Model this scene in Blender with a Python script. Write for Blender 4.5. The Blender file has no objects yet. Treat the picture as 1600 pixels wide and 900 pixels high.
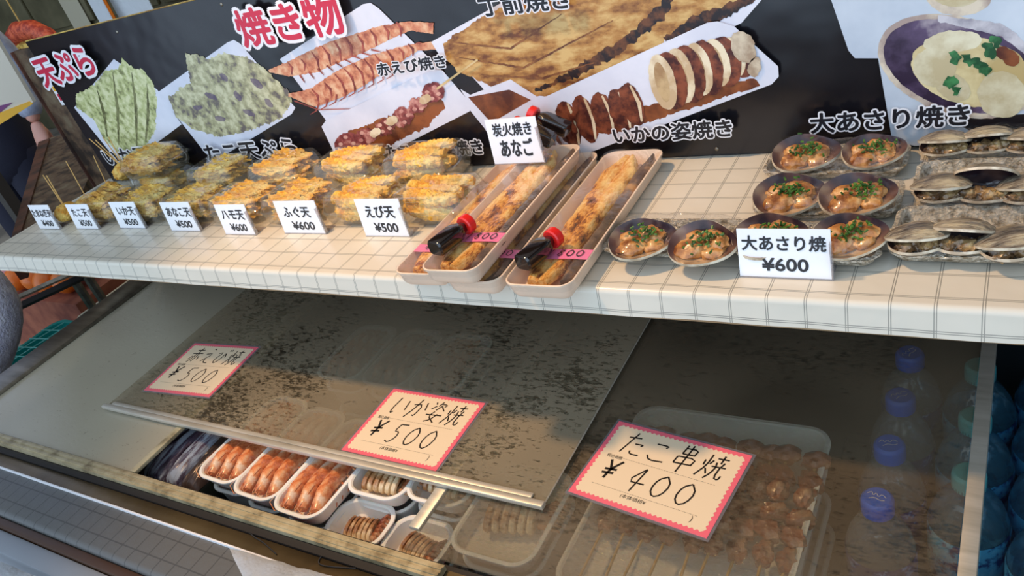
# -*- coding: utf-8 -*-
import bpy, bmesh, math, random
import numpy as np
from mathutils import Vector, Matrix, noise
PI = math.pi
scn = bpy.context.scene
COL = scn.collection

# ------------------------------------------------------------------ camera, world, lights
FPX = 1240.5
CM = np.array([[0.840785, 0.047847, -0.539134], [0.463517, -0.578098, 0.671500], [-0.279543, -0.814484, -0.508234]])
CAMP = np.array([0.0, 0.0, 1.48])
cam_d = bpy.data.cameras.new('camera'); cam_d.sensor_width = 36.0; cam_d.lens = FPX / 1600.0 * 36.0
cam_d.clip_start = 0.02; cam_d.clip_end = 60
cam = bpy.data.objects.new('camera', cam_d); COL.objects.link(cam)
R_, D_, F_ = CM[:, 0], CM[:, 1], CM[:, 2]
cam.matrix_world = Matrix(((R_[0], -D_[0], -F_[0], 0), (R_[1], -D_[1], -F_[1], 0), (R_[2], -D_[2], -F_[2], 1.48), (0, 0, 0, 1)))
scn.camera = cam

def P(x, y, z):            # where the sight line of a photo point meets the level plane at height z
    w = CM @ np.array([x - 800.0, y - 450.0, FPX]); return Vector(CAMP + w * ((z - CAMP[2]) / w[2]))
def PY(x, y, Y):           # ... and the upright plane at depth Y
    w = CM @ np.array([x - 800.0, y - 450.0, FPX]); return Vector(CAMP + w * (Y / w[1]))

world = bpy.data.worlds.new('world'); scn.world = world; world.use_nodes = True
wn = world.node_tree; bgn = wn.nodes['Background']
wtc = wn.nodes.new('ShaderNodeTexCoord'); wsep = wn.nodes.new('ShaderNodeSeparateXYZ'); wr = wn.nodes.new('ShaderNodeValToRGB')
wn.links.new(wtc.outputs['Generated'], wsep.inputs[0])
wmap = wn.nodes.new('ShaderNodeMapRange'); wmap.inputs[1].default_value = -0.9; wmap.inputs[2].default_value = 1.0
wn.links.new(wsep.outputs['Y'], wmap.inputs[0]); wn.links.new(wmap.outputs[0], wr.inputs[0])
wr.color_ramp.elements[0].position = 0.0; wr.color_ramp.elements[0].color = (0.68, 0.86, 1.08, 1)   # open street behind the viewer
wr.color_ramp.elements[1].position = 0.52; wr.color_ramp.elements[1].color = (0.13, 0.13, 0.13, 1)   # covered market ahead
wn.links.new(wr.outputs[0], bgn.inputs[0]); bgn.inputs[1].default_value = 1.78

def spot(name, loc, target, power, col, size, ang, blend):
    l = bpy.data.lights.new(name, 'SPOT'); l.energy = power; l.color = col; l.shadow_soft_size = size
    l.spot_size = ang; l.spot_blend = blend
    o = bpy.data.objects.new(name, l); COL.objects.link(o); o.location = loc
    o.rotation_euler = (Vector(target) - Vector(loc)).to_track_quat('-Z', 'Y').to_euler(); return o
LAMP = Vector((-0.98, 0.47, 2.45))
spot('warm_stall_spotlight', LAMP, (-0.46, 0.64, 1.05), 74, (1.0, 0.62, 0.31), 0.06, math.radians(59), 0.6)
spot('market_spotlight', (-3.4, 2.9, 2.6), (-3.0, 2.8, 0.6), 60, (1.0, 0.85, 0.65), 0.12, math.radians(140), 0.6)

vs = scn.view_settings; vs.view_transform = 'Standard'; vs.look = 'None'; vs.gamma = 1.0; vs.use_curve_mapping = False
vs.exposure = 0.0
scn.cycles.max_bounces = 10; scn.cycles.transparent_max_bounces = 24
scn.cycles.caustics_reflective = False; scn.cycles.caustics_refractive = False

# ------------------------------------------------------------------ materials
def S(c):                  # sRGB 0-255 -> linear
    return tuple(((v / 255) / 12.92 if v / 255 <= 0.04045 else ((v / 255 + 0.055) / 1.055) ** 2.4) for v in c) + (1.0,)
def newmat(name):
    m = bpy.data.materials.new(name); m.use_nodes = True; nt = m.node_tree; nt.nodes.clear()
    out = nt.nodes.new('ShaderNodeOutputMaterial'); return m, nt, out
def coords(nt, scale=(1, 1, 1)):
    tc = nt.nodes.new('ShaderNodeTexCoord'); mp = nt.nodes.new('ShaderNodeMapping'); mp.inputs['Scale'].default_value = scale
    nt.links.new(tc.outputs['Object'], mp.inputs[0]); return mp.outputs[0]
def noise_n(nt, vec, scale, detail=3, rough=0.6):
    n = nt.nodes.new('ShaderNodeTexNoise'); n.inputs['Scale'].default_value = scale; n.inputs['Detail'].default_value = detail
    n.inputs['Roughness'].default_value = rough; nt.links.new(vec, n.inputs['Vector']); return n.outputs['Fac']
def ramp(nt, fac, stops):
    r = nt.nodes.new('ShaderNodeValToRGB'); e = r.color_ramp.elements
    while len(e) < len(stops): e.new(0.5)
    for k, (p, c) in enumerate(stops):
        e[k].position = p; e[k].color = c if len(c) == 4 else tuple(c) + (1,)
    nt.links.new(fac, r.inputs[0]); return r.outputs[0]
def bump(nt, fac, strength, dist, normal=None):
    b = nt.nodes.new('ShaderNodeBump'); b.inputs['Strength'].default_value = strength; b.inputs['Distance'].default_value = dist
    nt.links.new(fac, b.inputs['Height'])
    if normal: nt.links.new(normal, b.inputs['Normal'])
    return b.outputs[0]
def pbr(name, col, rough=0.5, metal=0.0, spec=0.5, coat=0.0, nz=None, bp=None, scale=(1, 1, 1), sss=0.0):
    """col: colour or list of ramp stops driven by noise nz=(scale, detail); bp=(scale, strength, dist)"""
    m, nt, out = newmat(name); b = nt.nodes.new('ShaderNodeBsdfPrincipled'); nt.links.new(b.outputs[0], out.inputs[0])
    b.inputs['Roughness'].default_value = rough; b.inputs['Metallic'].default_value = metal
    b.inputs['Specular IOR Level'].default_value = spec; b.inputs['Coat Weight'].default_value = coat
    b.inputs['Coat Roughness'].default_value = 0.12
    if sss: b.inputs['Subsurface Weight'].default_value = sss; b.inputs['Subsurface Scale'].default_value = 0.01
    v = coords(nt, scale)
    if isinstance(col, list): nt.links.new(ramp(nt, noise_n(nt, v, *nz), col), b.inputs['Base Color'])
    else: b.inputs['Base Color'].default_value = col
    if bp: nt.links.new(bump(nt, noise_n(nt, v, bp[0], 4), bp[1], bp[2]), b.inputs['Normal'])
    return m
def thinfac(nt, power):
    """grazing-angle factor that is the same from both sides of a thin sheet"""
    lw = nt.nodes.new('ShaderNodeLayerWeight'); lw.inputs[0].default_value = 0.5
    pw_ = nt.nodes.new('ShaderNodeMath'); pw_.operation = 'POWER'; pw_.inputs[1].default_value = power; nt.links.new(lw.outputs['Facing'], pw_.inputs[0]); return pw_.outputs[0]
def clear(name, tint=(1, 1, 1, 1), refl=0.12, rough=0.06, haze=0.0, hazec=(0.8, 0.8, 0.8, 1), bp=None, scale=(1, 1, 1)):
    """thin clear plastic: transparent, a share of haze, and a fresnel-weighted sheen"""
    m, nt, out = newmat(name)
    t = nt.nodes.new('ShaderNodeBsdfTransparent'); t.inputs[0].default_value = tint
    d = nt.nodes.new('ShaderNodeBsdfDiffuse'); d.inputs[0].default_value = hazec
    g = nt.nodes.new('ShaderNodeBsdfGlossy'); g.inputs['Roughness'].default_value = rough; g.inputs[0].default_value = (1, 1, 1, 1)
    m1 = nt.nodes.new('ShaderNodeMixShader'); m1.inputs[0].default_value = haze
    nt.links.new(t.outputs[0], m1.inputs[1]); nt.links.new(d.outputs[0], m1.inputs[2])
    mul = nt.nodes.new('ShaderNodeMath'); mul.operation = 'MULTIPLY_ADD'; mul.inputs[1].default_value = 0.55; mul.inputs[2].default_value = refl * 0.5 + 0.02
    nt.links.new(thinfac(nt, 4.0), mul.inputs[0]); mul.use_clamp = True
    m2 = nt.nodes.new('ShaderNodeMixShader'); nt.links.new(mul.outputs[0], m2.inputs[0])
    nt.links.new(m1.outputs[0], m2.inputs[1]); nt.links.new(g.outputs[0], m2.inputs[2]); nt.links.new(m2.outputs[0], out.inputs[0])
    if bp:
        bo = bump(nt, noise_n(nt, coords(nt, scale), bp[0], 3), bp[1], bp[2])
        nt.links.new(bo, g.inputs['Normal'])
    return m
def fogglass(name, base, amp, nscale, fogc, drops, dropc=0.5, refl=0.1, seed=0.0):
    """glass pane with condensation: fog patches of diffuse droplets over clear glass, streaky gaps where drops ran together"""
    m, nt, out = newmat(name)
    t = nt.nodes.new('ShaderNodeBsdfTransparent'); t.inputs[0].default_value = (0.86, 0.87, 0.84, 1)
    d = nt.nodes.new('ShaderNodeBsdfDiffuse'); d.inputs[0].default_value = fogc
    tc = nt.nodes.new('ShaderNodeTexCoord')
    mp = nt.nodes.new('ShaderNodeMapping'); mp.inputs['Location'].default_value = (seed, seed, 0); nt.links.new(tc.outputs['Object'], mp.inputs[0])
    n1 = noise_n(nt, mp.outputs[0], nscale, 2)
    big = nt.nodes.new('ShaderNodeMapRange'); big.inputs[1].default_value = 0.35; big.inputs[2].default_value = 0.68
    big.inputs[3].default_value = base - amp; big.inputs[4].default_value = base + amp; nt.links.new(n1, big.inputs[0])
    mp2 = nt.nodes.new('ShaderNodeMapping'); mp2.inputs['Scale'].default_value = (0.6, 1.5, 1); nt.links.new(mp.outputs[0], mp2.inputs[0])
    fine = noise_n(nt, mp2.outputs[0], 135, 3, 0.72)
    # local density of run-together drops
    n3 = noise_n(nt, mp.outputs[0], 5.0, 2)
    thr = nt.nodes.new('ShaderNodeMapRange'); thr.inputs[1].default_value = 0.33; thr.inputs[2].default_value = 0.62
    thr.inputs[3].default_value = 0.30; thr.inputs[4].default_value = 0.30 + 0.22 * drops; nt.links.new(n3, thr.inputs[0])
    sub = nt.nodes.new('ShaderNodeMath'); sub.operation = 'SUBTRACT'; nt.links.new(fine, sub.inputs[0]); nt.links.new(thr.outputs[0], sub.inputs[1])
    gap = nt.nodes.new('ShaderNodeMapRange'); gap.inputs[1].default_value = -0.01; gap.inputs[2].default_value = 0.03
    gap.inputs[3].default_value = 1.0 - dropc; gap.inputs[4].default_value = 1.0; nt.links.new(sub.outputs[0], gap.inputs[0])
    mul = nt.nodes.new('ShaderNodeMath'); mul.operation = 'MULTIPLY'; mul.use_clamp = True
    nt.links.new(big.outputs[0], mul.inputs[0]); nt.links.new(gap.outputs[0], mul.inputs[1])
    m1 = nt.nodes.new('ShaderNodeMixShader'); nt.links.new(mul.outputs[0], m1.inputs[0])
    nt.links.new(t.outputs[0], m1.inputs[1]); nt.links.new(d.outputs[0], m1.inputs[2])
    g = nt.nodes.new('ShaderNodeBsdfGlossy'); g.inputs['Roughness'].default_value = 0.10
    bo = bump(nt, fine, 0.25, 0.002); nt.links.new(bo, g.inputs['Normal'])
    ad = nt.nodes.new('ShaderNodeMath'); ad.operation = 'MULTIPLY_ADD'; ad.inputs[1].default_value = refl * 8; ad.inputs[2].default_value = 0.04; ad.use_clamp = True
    nt.links.new(thinfac(nt, 4.0), ad.inputs[0])
    m2 = nt.nodes.new('ShaderNodeMixShader'); nt.links.new(ad.outputs[0], m2.inputs[0])
    nt.links.new(m1.outputs[0], m2.inputs[1]); nt.links.new(g.outputs[0], m2.inputs[2]); nt.links.new(m2.outputs[0], out.inputs[0])
    return m
def gridmat(name, base, line, pitch, w, rough, dbl=0.0, bp=None, coat=0.0):
    """sheet printed with a grid of thin (optionally double) lines, in object coordinates, X against Y-Z run"""
    m, nt, out = newmat(name); b = nt.nodes.new('ShaderNodeBsdfPrincipled'); nt.links.new(b.outputs[0], out.inputs[0])
    uv = nt.nodes.new('ShaderNodeUVMap'); sp = nt.nodes.new('ShaderNodeSeparateXYZ'); nt.links.new(uv.outputs[0], sp.inputs[0])
    def lines(sock, off):
        a = nt.nodes.new('ShaderNodeMath'); a.operation = 'MULTIPLY_ADD'; a.inputs[1].default_value = 1 / pitch; a.inputs[2].default_value = off; nt.links.new(sock, a.inputs[0])
        f = nt.nodes.new('ShaderNodeMath'); f.operation = 'FRACT'; nt.links.new(a.outputs[0], f.inputs[0])
        c = nt.nodes.new('ShaderNodeMath'); c.operation = 'SUBTRACT'; c.inputs[1].default_value = 0.5; nt.links.new(f.outputs[0], c.inputs[0])
        ab = nt.nodes.new('ShaderNodeMath'); ab.operation = 'ABSOLUTE'; nt.links.new(c.outputs[0], ab.inputs[0])
        c2 = nt.nodes.new('ShaderNodeMath'); c2.operation = 'SUBTRACT'; c2.inputs[1].default_value = dbl; nt.links.new(ab.outputs[0], c2.inputs[0])
        a2 = nt.nodes.new('ShaderNodeMath'); a2.operation = 'ABSOLUTE'; nt.links.new(c2.outputs[0], a2.inputs[0])
        l = nt.nodes.new('ShaderNodeMath'); l.operation = 'LESS_THAN'; l.inputs[1].default_value = w; nt.links.new(a2.outputs[0], l.inputs[0])
        return l.outputs[0]
    mx = nt.nodes.new('ShaderNodeMath'); mx.operation = 'MAXIMUM'; nt.links.new(lines(sp.outputs[0], 0.2), mx.inputs[0]); nt.links.new(lines(sp.outputs[1], 0.0), mx.inputs[1])
    mc = nt.nodes.new('ShaderNodeMix'); mc.data_type = 'RGBA'; nt.links.new(mx.outputs[0], mc.inputs[0])
    mc.inputs[6].default_value = base; mc.inputs[7].default_value = line
    nt.links.new(mc.outputs[2], b.inputs['Base Color']); b.inputs['Roughness'].default_value = rough; b.inputs['Coat Weight'].default_value = coat
    b.inputs['Coat Roughness'].default_value = 0.15
    if bp: nt.links.new(bump(nt, noise_n(nt, coords(nt), bp[0], 3), bp[1], bp[2]), b.inputs['Normal'])
    return m

M = {}
M['cloth'] = gridmat('cloth', S((220, 212, 194)), S((150, 146, 134)), 0.0335, 0.012, 0.42, 0.028, (14, 0.35, 0.006), 0.35)
M['vinyl'] = gridmat('vinyl', S((92, 93, 92)), S((70, 71, 71)), 0.0272, 0.035, 0.5, 0.0, (60, 0.3, 0.003), 0.2)
M['wood'] = pbr('wood', [(0.3, S((150, 118, 84))), (0.7, S((196, 166, 128)))], 0.6, nz=(7, 4), scale=(1, 12, 12))
M['banner'] = pbr('banner', [(0.35, S((16, 15, 20))), (0.7, S((30, 27, 32)))], 0.22, spec=0.6, nz=(3, 2), bp=(2.2, 0.2, 0.05))
M['white'] = pbr('white', S((238, 238, 240)), 0.45)
M['paper'] = pbr('paper', S((244, 244, 246)), 0.35, coat=0.2)
M['ink'] = pbr('ink', S((38, 38, 42)), 0.5)
M['printink'] = pbr('printink', S((22, 22, 30)), 0.4)
M['printred'] = pbr('printred', S((205, 42, 72)), 0.4)
M['printwhite'] = pbr('printwhite', S((240, 238, 240)), 0.4)
M['handink'] = pbr('handink', S((18, 14, 14)), 0.5)
M['pinkcard'] = pbr('pinkcard', S((248, 112, 128)), 0.35, coat=0.3)
M['creamcard'] = pbr('creamcard', S((246, 222, 186)), 0.35, coat=0.3)
M['pinktag'] = pbr('pinktag', S((250, 130, 175)), 0.5)
M['steel'] = pbr('steel', [(0.3, S((118, 112, 100))), (0.7, S((160, 152, 138)))], 0.34, 0.9, nz=(9, 3), scale=(1, 6, 6))
M['aluminium'] = pbr('aluminium', [(0.3, S((186, 178, 160))), (0.65, S((214, 206, 190)))], 0.4, 0.45, nz=(12, 4), scale=(1, 8, 8))
M['goldcastaluminium'] = pbr('goldcastaluminium', [(0.3, S((132, 118, 88))), (0.5, S((186, 172, 136))), (0.75, S((204, 192, 158)))], 0.45, 0.3, nz=(40, 5))  # gold cast of reflections is put into this aluminium colour
M['darkgap'] = pbr('darkgap', S((22, 18, 17)), 0.6)
M['brownsteel'] = pbr('brownsteel', [(0.35, S((92, 76, 50))), (0.7, S((136, 116, 80)))], 0.28, 0.75, nz=(5, 3), bp=(26, 0.2, 0.004))
M['bodysteel'] = pbr('bodysteel', S((92, 90, 86)), 0.4, 0.7)
M['liner'] = pbr('liner', [(0.3, S((50, 46, 42))), (0.7, S((74, 68, 60)))], 0.55, nz=(8, 3))
M['foam'] = pbr('foam', S((246, 238, 228)), 0.5, coat=0.1, sss=0.15)
M['eeltray'] = pbr('eeltray', S((238, 212, 186)), 0.45, coat=0.15)
M['film'] = clear('film', (0.98, 0.98, 0.98, 1), 0.04, 0.08, 0.01, bp=(24, 0.3, 0.006))
M['pack'] = clear('pack', (0.98, 0.98, 0.965, 1), 0.12, 0.07, 0.03, S((225, 222, 200)), bp=(16, 0.3, 0.01))
M['foilfilm'] = clear('foilfilm', (0.98, 0.98, 0.98, 1), 0.05, 0.06, 0.01, bp=(45, 1.0, 0.010))
M['foil'] = pbr('foil', [(0.35, S((150, 134, 108))), (0.6, S((236, 226, 206)))], 0.3, 0.55, nz=(130, 3), bp=(260, 1.0, 0.006))
M['eel'] = pbr('eel', [(0.37, S((56, 28, 14))), (0.435, S((166, 92, 32))), (0.49, S((234, 164, 72))), (0.60, S((252, 212, 136)))], 0.4, nz=(52, 8, 0.75), bp=(120, 0.8, 0.003), scale=(0.5, 1, 1), coat=0.3)
M['eelskin'] = pbr('eelskin', [(0.35, S((50, 38, 34))), (0.55, S((112, 92, 78))), (0.7, S((196, 150, 96)))], 0.4, nz=(30, 5), bp=(70, 0.5, 0.003), coat=0.3)
M['tempura'] = pbr('tempura', [(0.32, S((214, 136, 30))), (0.48, S((246, 188, 72))), (0.66, S((255, 224, 136)))], 0.5, nz=(45, 5), bp=(150, 1.0, 0.005))
M['tempurapale'] = pbr('tempurapale', [(0.3, S((206, 142, 36))), (0.48, S((246, 196, 80))), (0.66, S((255, 228, 140)))], 0.5, nz=(45, 5), bp=(150, 1.0, 0.005))
M['tempuradark'] = pbr('tempuradark', [(0.3, S((150, 92, 26))), (0.44, S((226, 166, 60))), (0.62, S((246, 208, 112)))], 0.5, nz=(48, 5), bp=(150, 1.0, 0.005))
M['onion'] = pbr('onion', [(0.35, S((226, 144, 26))), (0.6, S((246, 208, 110)))], 0.5, nz=(60, 4), bp=(160, 1.0, 0.005))
M['stick'] = pbr('stick', S((214, 170, 100)), 0.6)
M['soy'] = pbr('soy', S((24, 17, 16)), 0.12, spec=0.7, coat=0.5)
M['redcap'] = pbr('redcap', S((226, 36, 32)), 0.3, coat=0.4)
M['shellout'] = pbr('shellout', [(0.35, S((96, 86, 80))), (0.6, S((172, 156, 136)))], 0.45, nz=(22, 4), bp=(60, 0.5, 0.003), coat=0.2)
M['shellin'] = pbr('shellin', [(0.40, S((44, 28, 38))), (0.52, S((110, 80, 70))), (0.64, S((200, 174, 140)))], 0.3, nz=(14, 3), coat=0.4)
M['shellrim'] = pbr('shellrim', [(0.4, S((176, 156, 128))), (0.6, S((232, 220, 194)))], 0.4, nz=(60, 3), coat=0.3)
M['meat'] = pbr('meat', [(0.38, S((120, 66, 28))), (0.52, S((196, 134, 70))), (0.66, S((226, 180, 120)))], 0.3, nz=(55, 4), bp=(60, 0.5, 0.003), coat=0.5)
M['meatdark'] = pbr('meatdark', [(0.35, S((70, 50, 36))), (0.55, S((150, 120, 80))), (0.7, S((206, 178, 120)))], 0.28, nz=(60, 4), bp=(90, 0.8, 0.004), coat=0.6)
M['scallion'] = pbr('scallion', [(0.4, S((30, 70, 20))), (0.65, S((88, 130, 46)))], 0.4, nz=(120, 3), coat=0.3)
M['greyshell'] = pbr('greyshell', [(0.36, S((84, 72, 58))), (0.48, S((156, 140, 116))), (0.62, S((216, 198, 160)))], 0.35, nz=(26, 6), bp=(110, 1.0, 0.004), coat=0.4, scale=(1, 5, 3))
M['shrimp'] = pbr('shrimp', [(0.36, S((160, 72, 36))), (0.46, S((222, 124, 68))), (0.56, S((238, 170, 118))), (0.68, S((248, 222, 196)))], 0.35, nz=(60, 5), bp=(80, 0.6, 0.003), coat=0.5)
M['squid'] = pbr('squid', [(0.36, S((96, 52, 30))), (0.46, S((180, 128, 78))), (0.54, S((236, 212, 170)))], 0.35, nz=(22, 4), bp=(60, 0.5, 0.003), coat=0.5)
M['octopus'] = pbr('octopus', [(0.35, S((96, 40, 30))), (0.52, S((168, 98, 62))), (0.7, S((214, 172, 130)))], 0.35, nz=(30, 5), bp=(70, 0.8, 0.004), coat=0.6)
M['fog_left'] = fogglass('fog_left', 0.90, 0.06, 3.0, S((180, 172, 150)), 0.15, 0.3, 0.10, 3.0)
M['fog_mid'] = fogglass('fog_mid', 0.52, 0.16, 2.6, S((172, 158, 132)), 1.0, 0.85, 0.10, 1.7)
M['fog_right'] = fogglass('fog_right', 0.22, 0.10, 3.0, S((176, 156, 128)), 0.8, 0.6, 0.07, 8.2)
M['clearglass'] = clear('clearglass', (0.72, 0.84, 0.9, 1), 0.05, 0.08, 0.0)
M['pet'] = clear('pet', (0.90, 0.93, 0.95, 1), 0.15, 0.08, 0.25, S((190, 196, 196)), bp=(30, 0.5, 0.006))
M['petblue'] = clear('petblue', (0.70, 0.88, 0.94, 1), 0.25, 0.08, 0.25, S((140, 188, 200)), bp=(30, 0.5, 0.006))
M['bluecap'] = pbr('bluecap', S((0, 104, 232)), 0.35, coat=0.3)
M['tealcap'] = pbr('tealcap', S((120, 214, 208)), 0.4, coat=0.2)
M['bluelabel'] = pbr('bluelabel', [(0.46, S((30, 34, 110))), (0.56, S((52, 60, 150))), (0.6, S((150, 170, 220)))], 0.35, nz=(70, 5), coat=0.3)
M['cyanlabel'] = pbr('cyanlabel', [(0.42, S((30, 60, 130))), (0.5, S((110, 200, 232))), (0.7, S((160, 224, 240)))], 0.35, nz=(60, 4), coat=0.3)
M['acrylic'] = clear('acrylic', (0.9, 0.9, 0.9, 1), 0.3, 0.05, 0.25, S((190, 190, 200)))
M['bag'] = pbr('bag', S((226, 230, 234)), 0.4, bp=(22, 0.7, 0.01), coat=0.2)
M['purplepack'] = pbr('purplepack', [(0.40, S((60, 40, 60))), (0.50, S((120, 104, 126))), (0.58, S((214, 224, 238)))], 0.2, nz=(26, 4), scale=(3, 0.4, 1), bp=(40, 0.8, 0.006), coat=0.7)
M['brownpack'] = pbr('brownpack', [(0.4, S((66, 52, 48))), (0.7, S((118, 98, 90)))], 0.3, nz=(10, 3), bp=(20, 0.6, 0.008), coat=0.5)
M['netblack'] = pbr('netblack', S((26, 34, 28)), 0.5)
M['fleece'] = pbr('fleece', [(0.35, S((206, 204, 226))), (0.65, S((240, 238, 250)))], 0.9, nz=(50, 5), bp=(130, 0.9, 0.006))
M['navy'] = pbr('navy', S((22, 24, 44)), 0.8, bp=(40, 0.4, 0.004))
M['greysleeve'] = pbr('greysleeve', [(0.35, S((130, 136, 158))), (0.65, S((178, 186, 206)))], 0.85, nz=(18, 4))
M['denim'] = pbr('denim', S((34, 110, 132)), 0.8)
M['skin'] = pbr('skin', S((206, 150, 132)), 0.5, sss=0.2)
M['hair'] = pbr('hair', S((26, 20, 18)), 0.5, bp=(90, 0.6, 0.004), scale=(1, 1, 0.2))
M['eyewhite'] = pbr('eyewhite', S((236, 234, 228)), 0.3)
M['lip'] = pbr('lip', S((170, 84, 80)), 0.5)
M['floor'] = pbr('floor', [(0.35, S((120, 112, 104))), (0.65, S((158, 148, 136)))], 0.7, nz=(5, 4), bp=(40, 0.2, 0.004))
M['wallbrown'] = pbr('wallbrown', [(0.35, S((60, 50, 40))), (0.65, S((88, 76, 58)))], 0.7, nz=(3, 3))
M['cabinet'] = pbr('cabinet', [(0.35, S((96, 90, 66))), (0.65, S((122, 114, 86)))], 0.6, nz=(4, 3))
M['mottled'] = pbr('mottled', [(0.38, S((40, 28, 18))), (0.5, S((92, 70, 50))), (0.7, S((120, 108, 84)))], 0.6, nz=(22, 5))
M['rust'] = pbr('rust', [(0.38, S((44, 24, 16))), (0.6, S((98, 56, 38)))], 0.7, nz=(12, 4))
M['orange'] = pbr('orange', S((240, 120, 24)), 0.45, bp=(140, 0.3, 0.002), coat=0.2)
M['peach'] = pbr('peach', S((238, 170, 176)), 0.5)
M['bark'] = pbr('bark', [(0.4, S((120, 60, 44))), (0.6, S((160, 92, 66)))], 0.8, nz=(9, 3))
M['teal'] = pbr('teal', S((24, 168, 160)), 0.5)
M['cream'] = pbr('cream', S((204, 194, 168)), 0.7)
M['carton'] = pbr('carton', [(0.4, S((122, 104, 82))), (0.62, S((168, 148, 120)))], 0.8, nz=(8, 3))
M['yellow'] = pbr('yellow', S((246, 186, 50)), 0.5)
M['purple'] = pbr('purple', S((128, 62, 120)), 0.5)
M['beige'] = pbr('beige', S((226, 216, 196)), 0.5)
M['red'] = pbr('red', [(0.4, S((150, 44, 26))), (0.6, S((214, 96, 60)))], 0.5, nz=(30, 4), bp=(50, 0.8, 0.01))
M['gold'] = pbr('gold', [(0.4, S((150, 110, 50))), (0.6, S((214, 180, 90)))], 0.4, nz=(30, 4))

# ------------------------------------------------------------------ mesh helpers
def link(name, bm, mat, parent=None, smooth=True):
    me = bpy.data.meshes.new(name)
    if not name.startswith('lettering'): bmesh.ops.recalc_face_normals(bm, faces=bm.faces[:])
    bm.to_mesh(me); bm.free()
    for m in (mat if isinstance(mat, (list, tuple)) else [mat]): me.materials.append(m)
    if smooth:
        for p in me.polygons: p.use_smooth = True
        try: me.set_sharp_from_angle(angle=math.radians(40))
        except Exception: pass
    o = bpy.data.objects.new(name, me); COL.objects.link(o)
    if parent: o.parent = parent
    return o
def tag(o, label, cat, group=None, kind=None):
    if label: o['label'] = label
    if cat: o['category'] = cat
    if group: o['group'] = group
    if kind: o['kind'] = kind
    return o
def struct(o): o['kind'] = 'structure'; return o
def thing(name, label, cat, loc=(0, 0, 0), rz=0.0, group=None):
    o = bpy.data.objects.new(name, None); o.empty_display_size = 0.02; COL.objects.link(o)
    o.location = loc; o.rotation_euler = (0, 0, rz); return tag(o, label, cat, group)
def dup(root, loc=None, rz=None, label=None, group=None):
    r = root.copy(); COL.objects.link(r)
    if loc is not None: r.location = loc
    if rz is not None: r.rotation_euler = (0, 0, rz)
    if label: r['label'] = label
    if group: r['group'] = group
    for ch in list(root.children):
        c = ch.copy(); COL.objects.link(c); c.parent = r
        for g in list(ch.children):
            d = g.copy(); COL.objects.link(d); d.parent = c
    return r
def add_box(bm, x0, x1, y0, y1, z0, z1, bev=0.0):
    v = [bm.verts.new((x, y, z)) for x in (x0, x1) for y in (y0, y1) for z in (z0, z1)]
    fs = [bm.faces.new([v[i] for i in f]) for f in ((0, 1, 3, 2), (4, 6, 7, 5), (0, 4, 5, 1), (2, 3, 7, 6), (0, 2, 6, 4), (1, 5, 7, 3))]
    if bev:
        es = list({e for f in fs for e in f.edges})
        bmesh.ops.bevel(bm, geom=es, offset=bev, segments=2, affect='EDGES', profile=0.5)
def box(x0, x1, y0, y1, z0, z1, bev=0.0):
    bm = bmesh.new(); add_box(bm, x0, x1, y0, y1, z0, z1, bev); return bm
def rrect(L, W, r, z, n=5, cx=0, cy=0):
    pts = []
    for (sx, sy, a0) in ((1, 1, 0), (-1, 1, PI / 2), (-1, -1, PI), (1, -1, 1.5 * PI)):
        for k in range(n + 1):
            a = a0 + k / n * PI / 2
            pts.append(Vector((cx + sx * (L / 2 - r) + r * math.cos(a), cy + sy * (W / 2 - r) + r * math.sin(a), z)))
    return pts
def loft(bm, rings, cap0=True, cap1=True):
    vr = [[bm.verts.new(p) for p in r] for r in rings]; n = len(vr[0])
    for a, b in zip(vr[:-1], vr[1:]):
        for k in range(n): bm.faces.new((a[k], a[(k + 1) % n], b[(k + 1) % n], b[k]))
    if cap0: bm.faces.new(vr[0])
    if cap1: bm.faces.new(vr[-1])
    return vr
def lathe(bm, prof, n=28, cx=0, cy=0):
    loft(bm, [[Vector((cx + r * math.cos(2 * PI * k / n), cy + r * math.sin(2 * PI * k / n), z)) for k in range(n)] for r, z in prof])
def tray_bm(L, W, H, r, fl=0.012, t=0.0025, rim=0.004, n=5):
    """open tray with flared walls, base at z 0, rim at z H"""
    bm = bmesh.new(); s = [(-2 * fl, 0), (-0.8 * fl, H * 0.25), (0, H - 0.002), (2 * rim, H - 0.002), (2 * rim, H), (0, H + 0.0005), (-2 * t, H - 0.001), (-0.8 * fl - 2 * t, H * 0.28), (-2 * fl - 3 * t, t)]
    loft(bm, [rrect(L + d, W + d, max(0.002, r + d / 2), z, n) for d, z in s]); return bm
def tube(bm, pts, rad, n=8, caps=True):
    pts = [Vector(p) for p in pts]; rads = rad if isinstance(rad, (list, tuple)) else [rad] * len(pts); rings = []
    up = Vector((0, 0, 1)); prev = None
    for i, p in enumerate(pts):
        t = (pts[min(i + 1, len(pts) - 1)] - pts[max(i - 1, 0)]).normalized()
        if prev is None:
            a = t.cross(up if abs(t.z) < 0.9 else Vector((1, 0, 0))).normalized()
        else: a = (prev - t * prev.dot(t)).normalized()
        prev = a; b = t.cross(a)
        rings.append([p + (a * math.cos(2 * PI * k / n) + b * math.sin(2 * PI * k / n)) * rads[i] for k in range(n)])
    loft(bm, rings, caps, caps)
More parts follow.
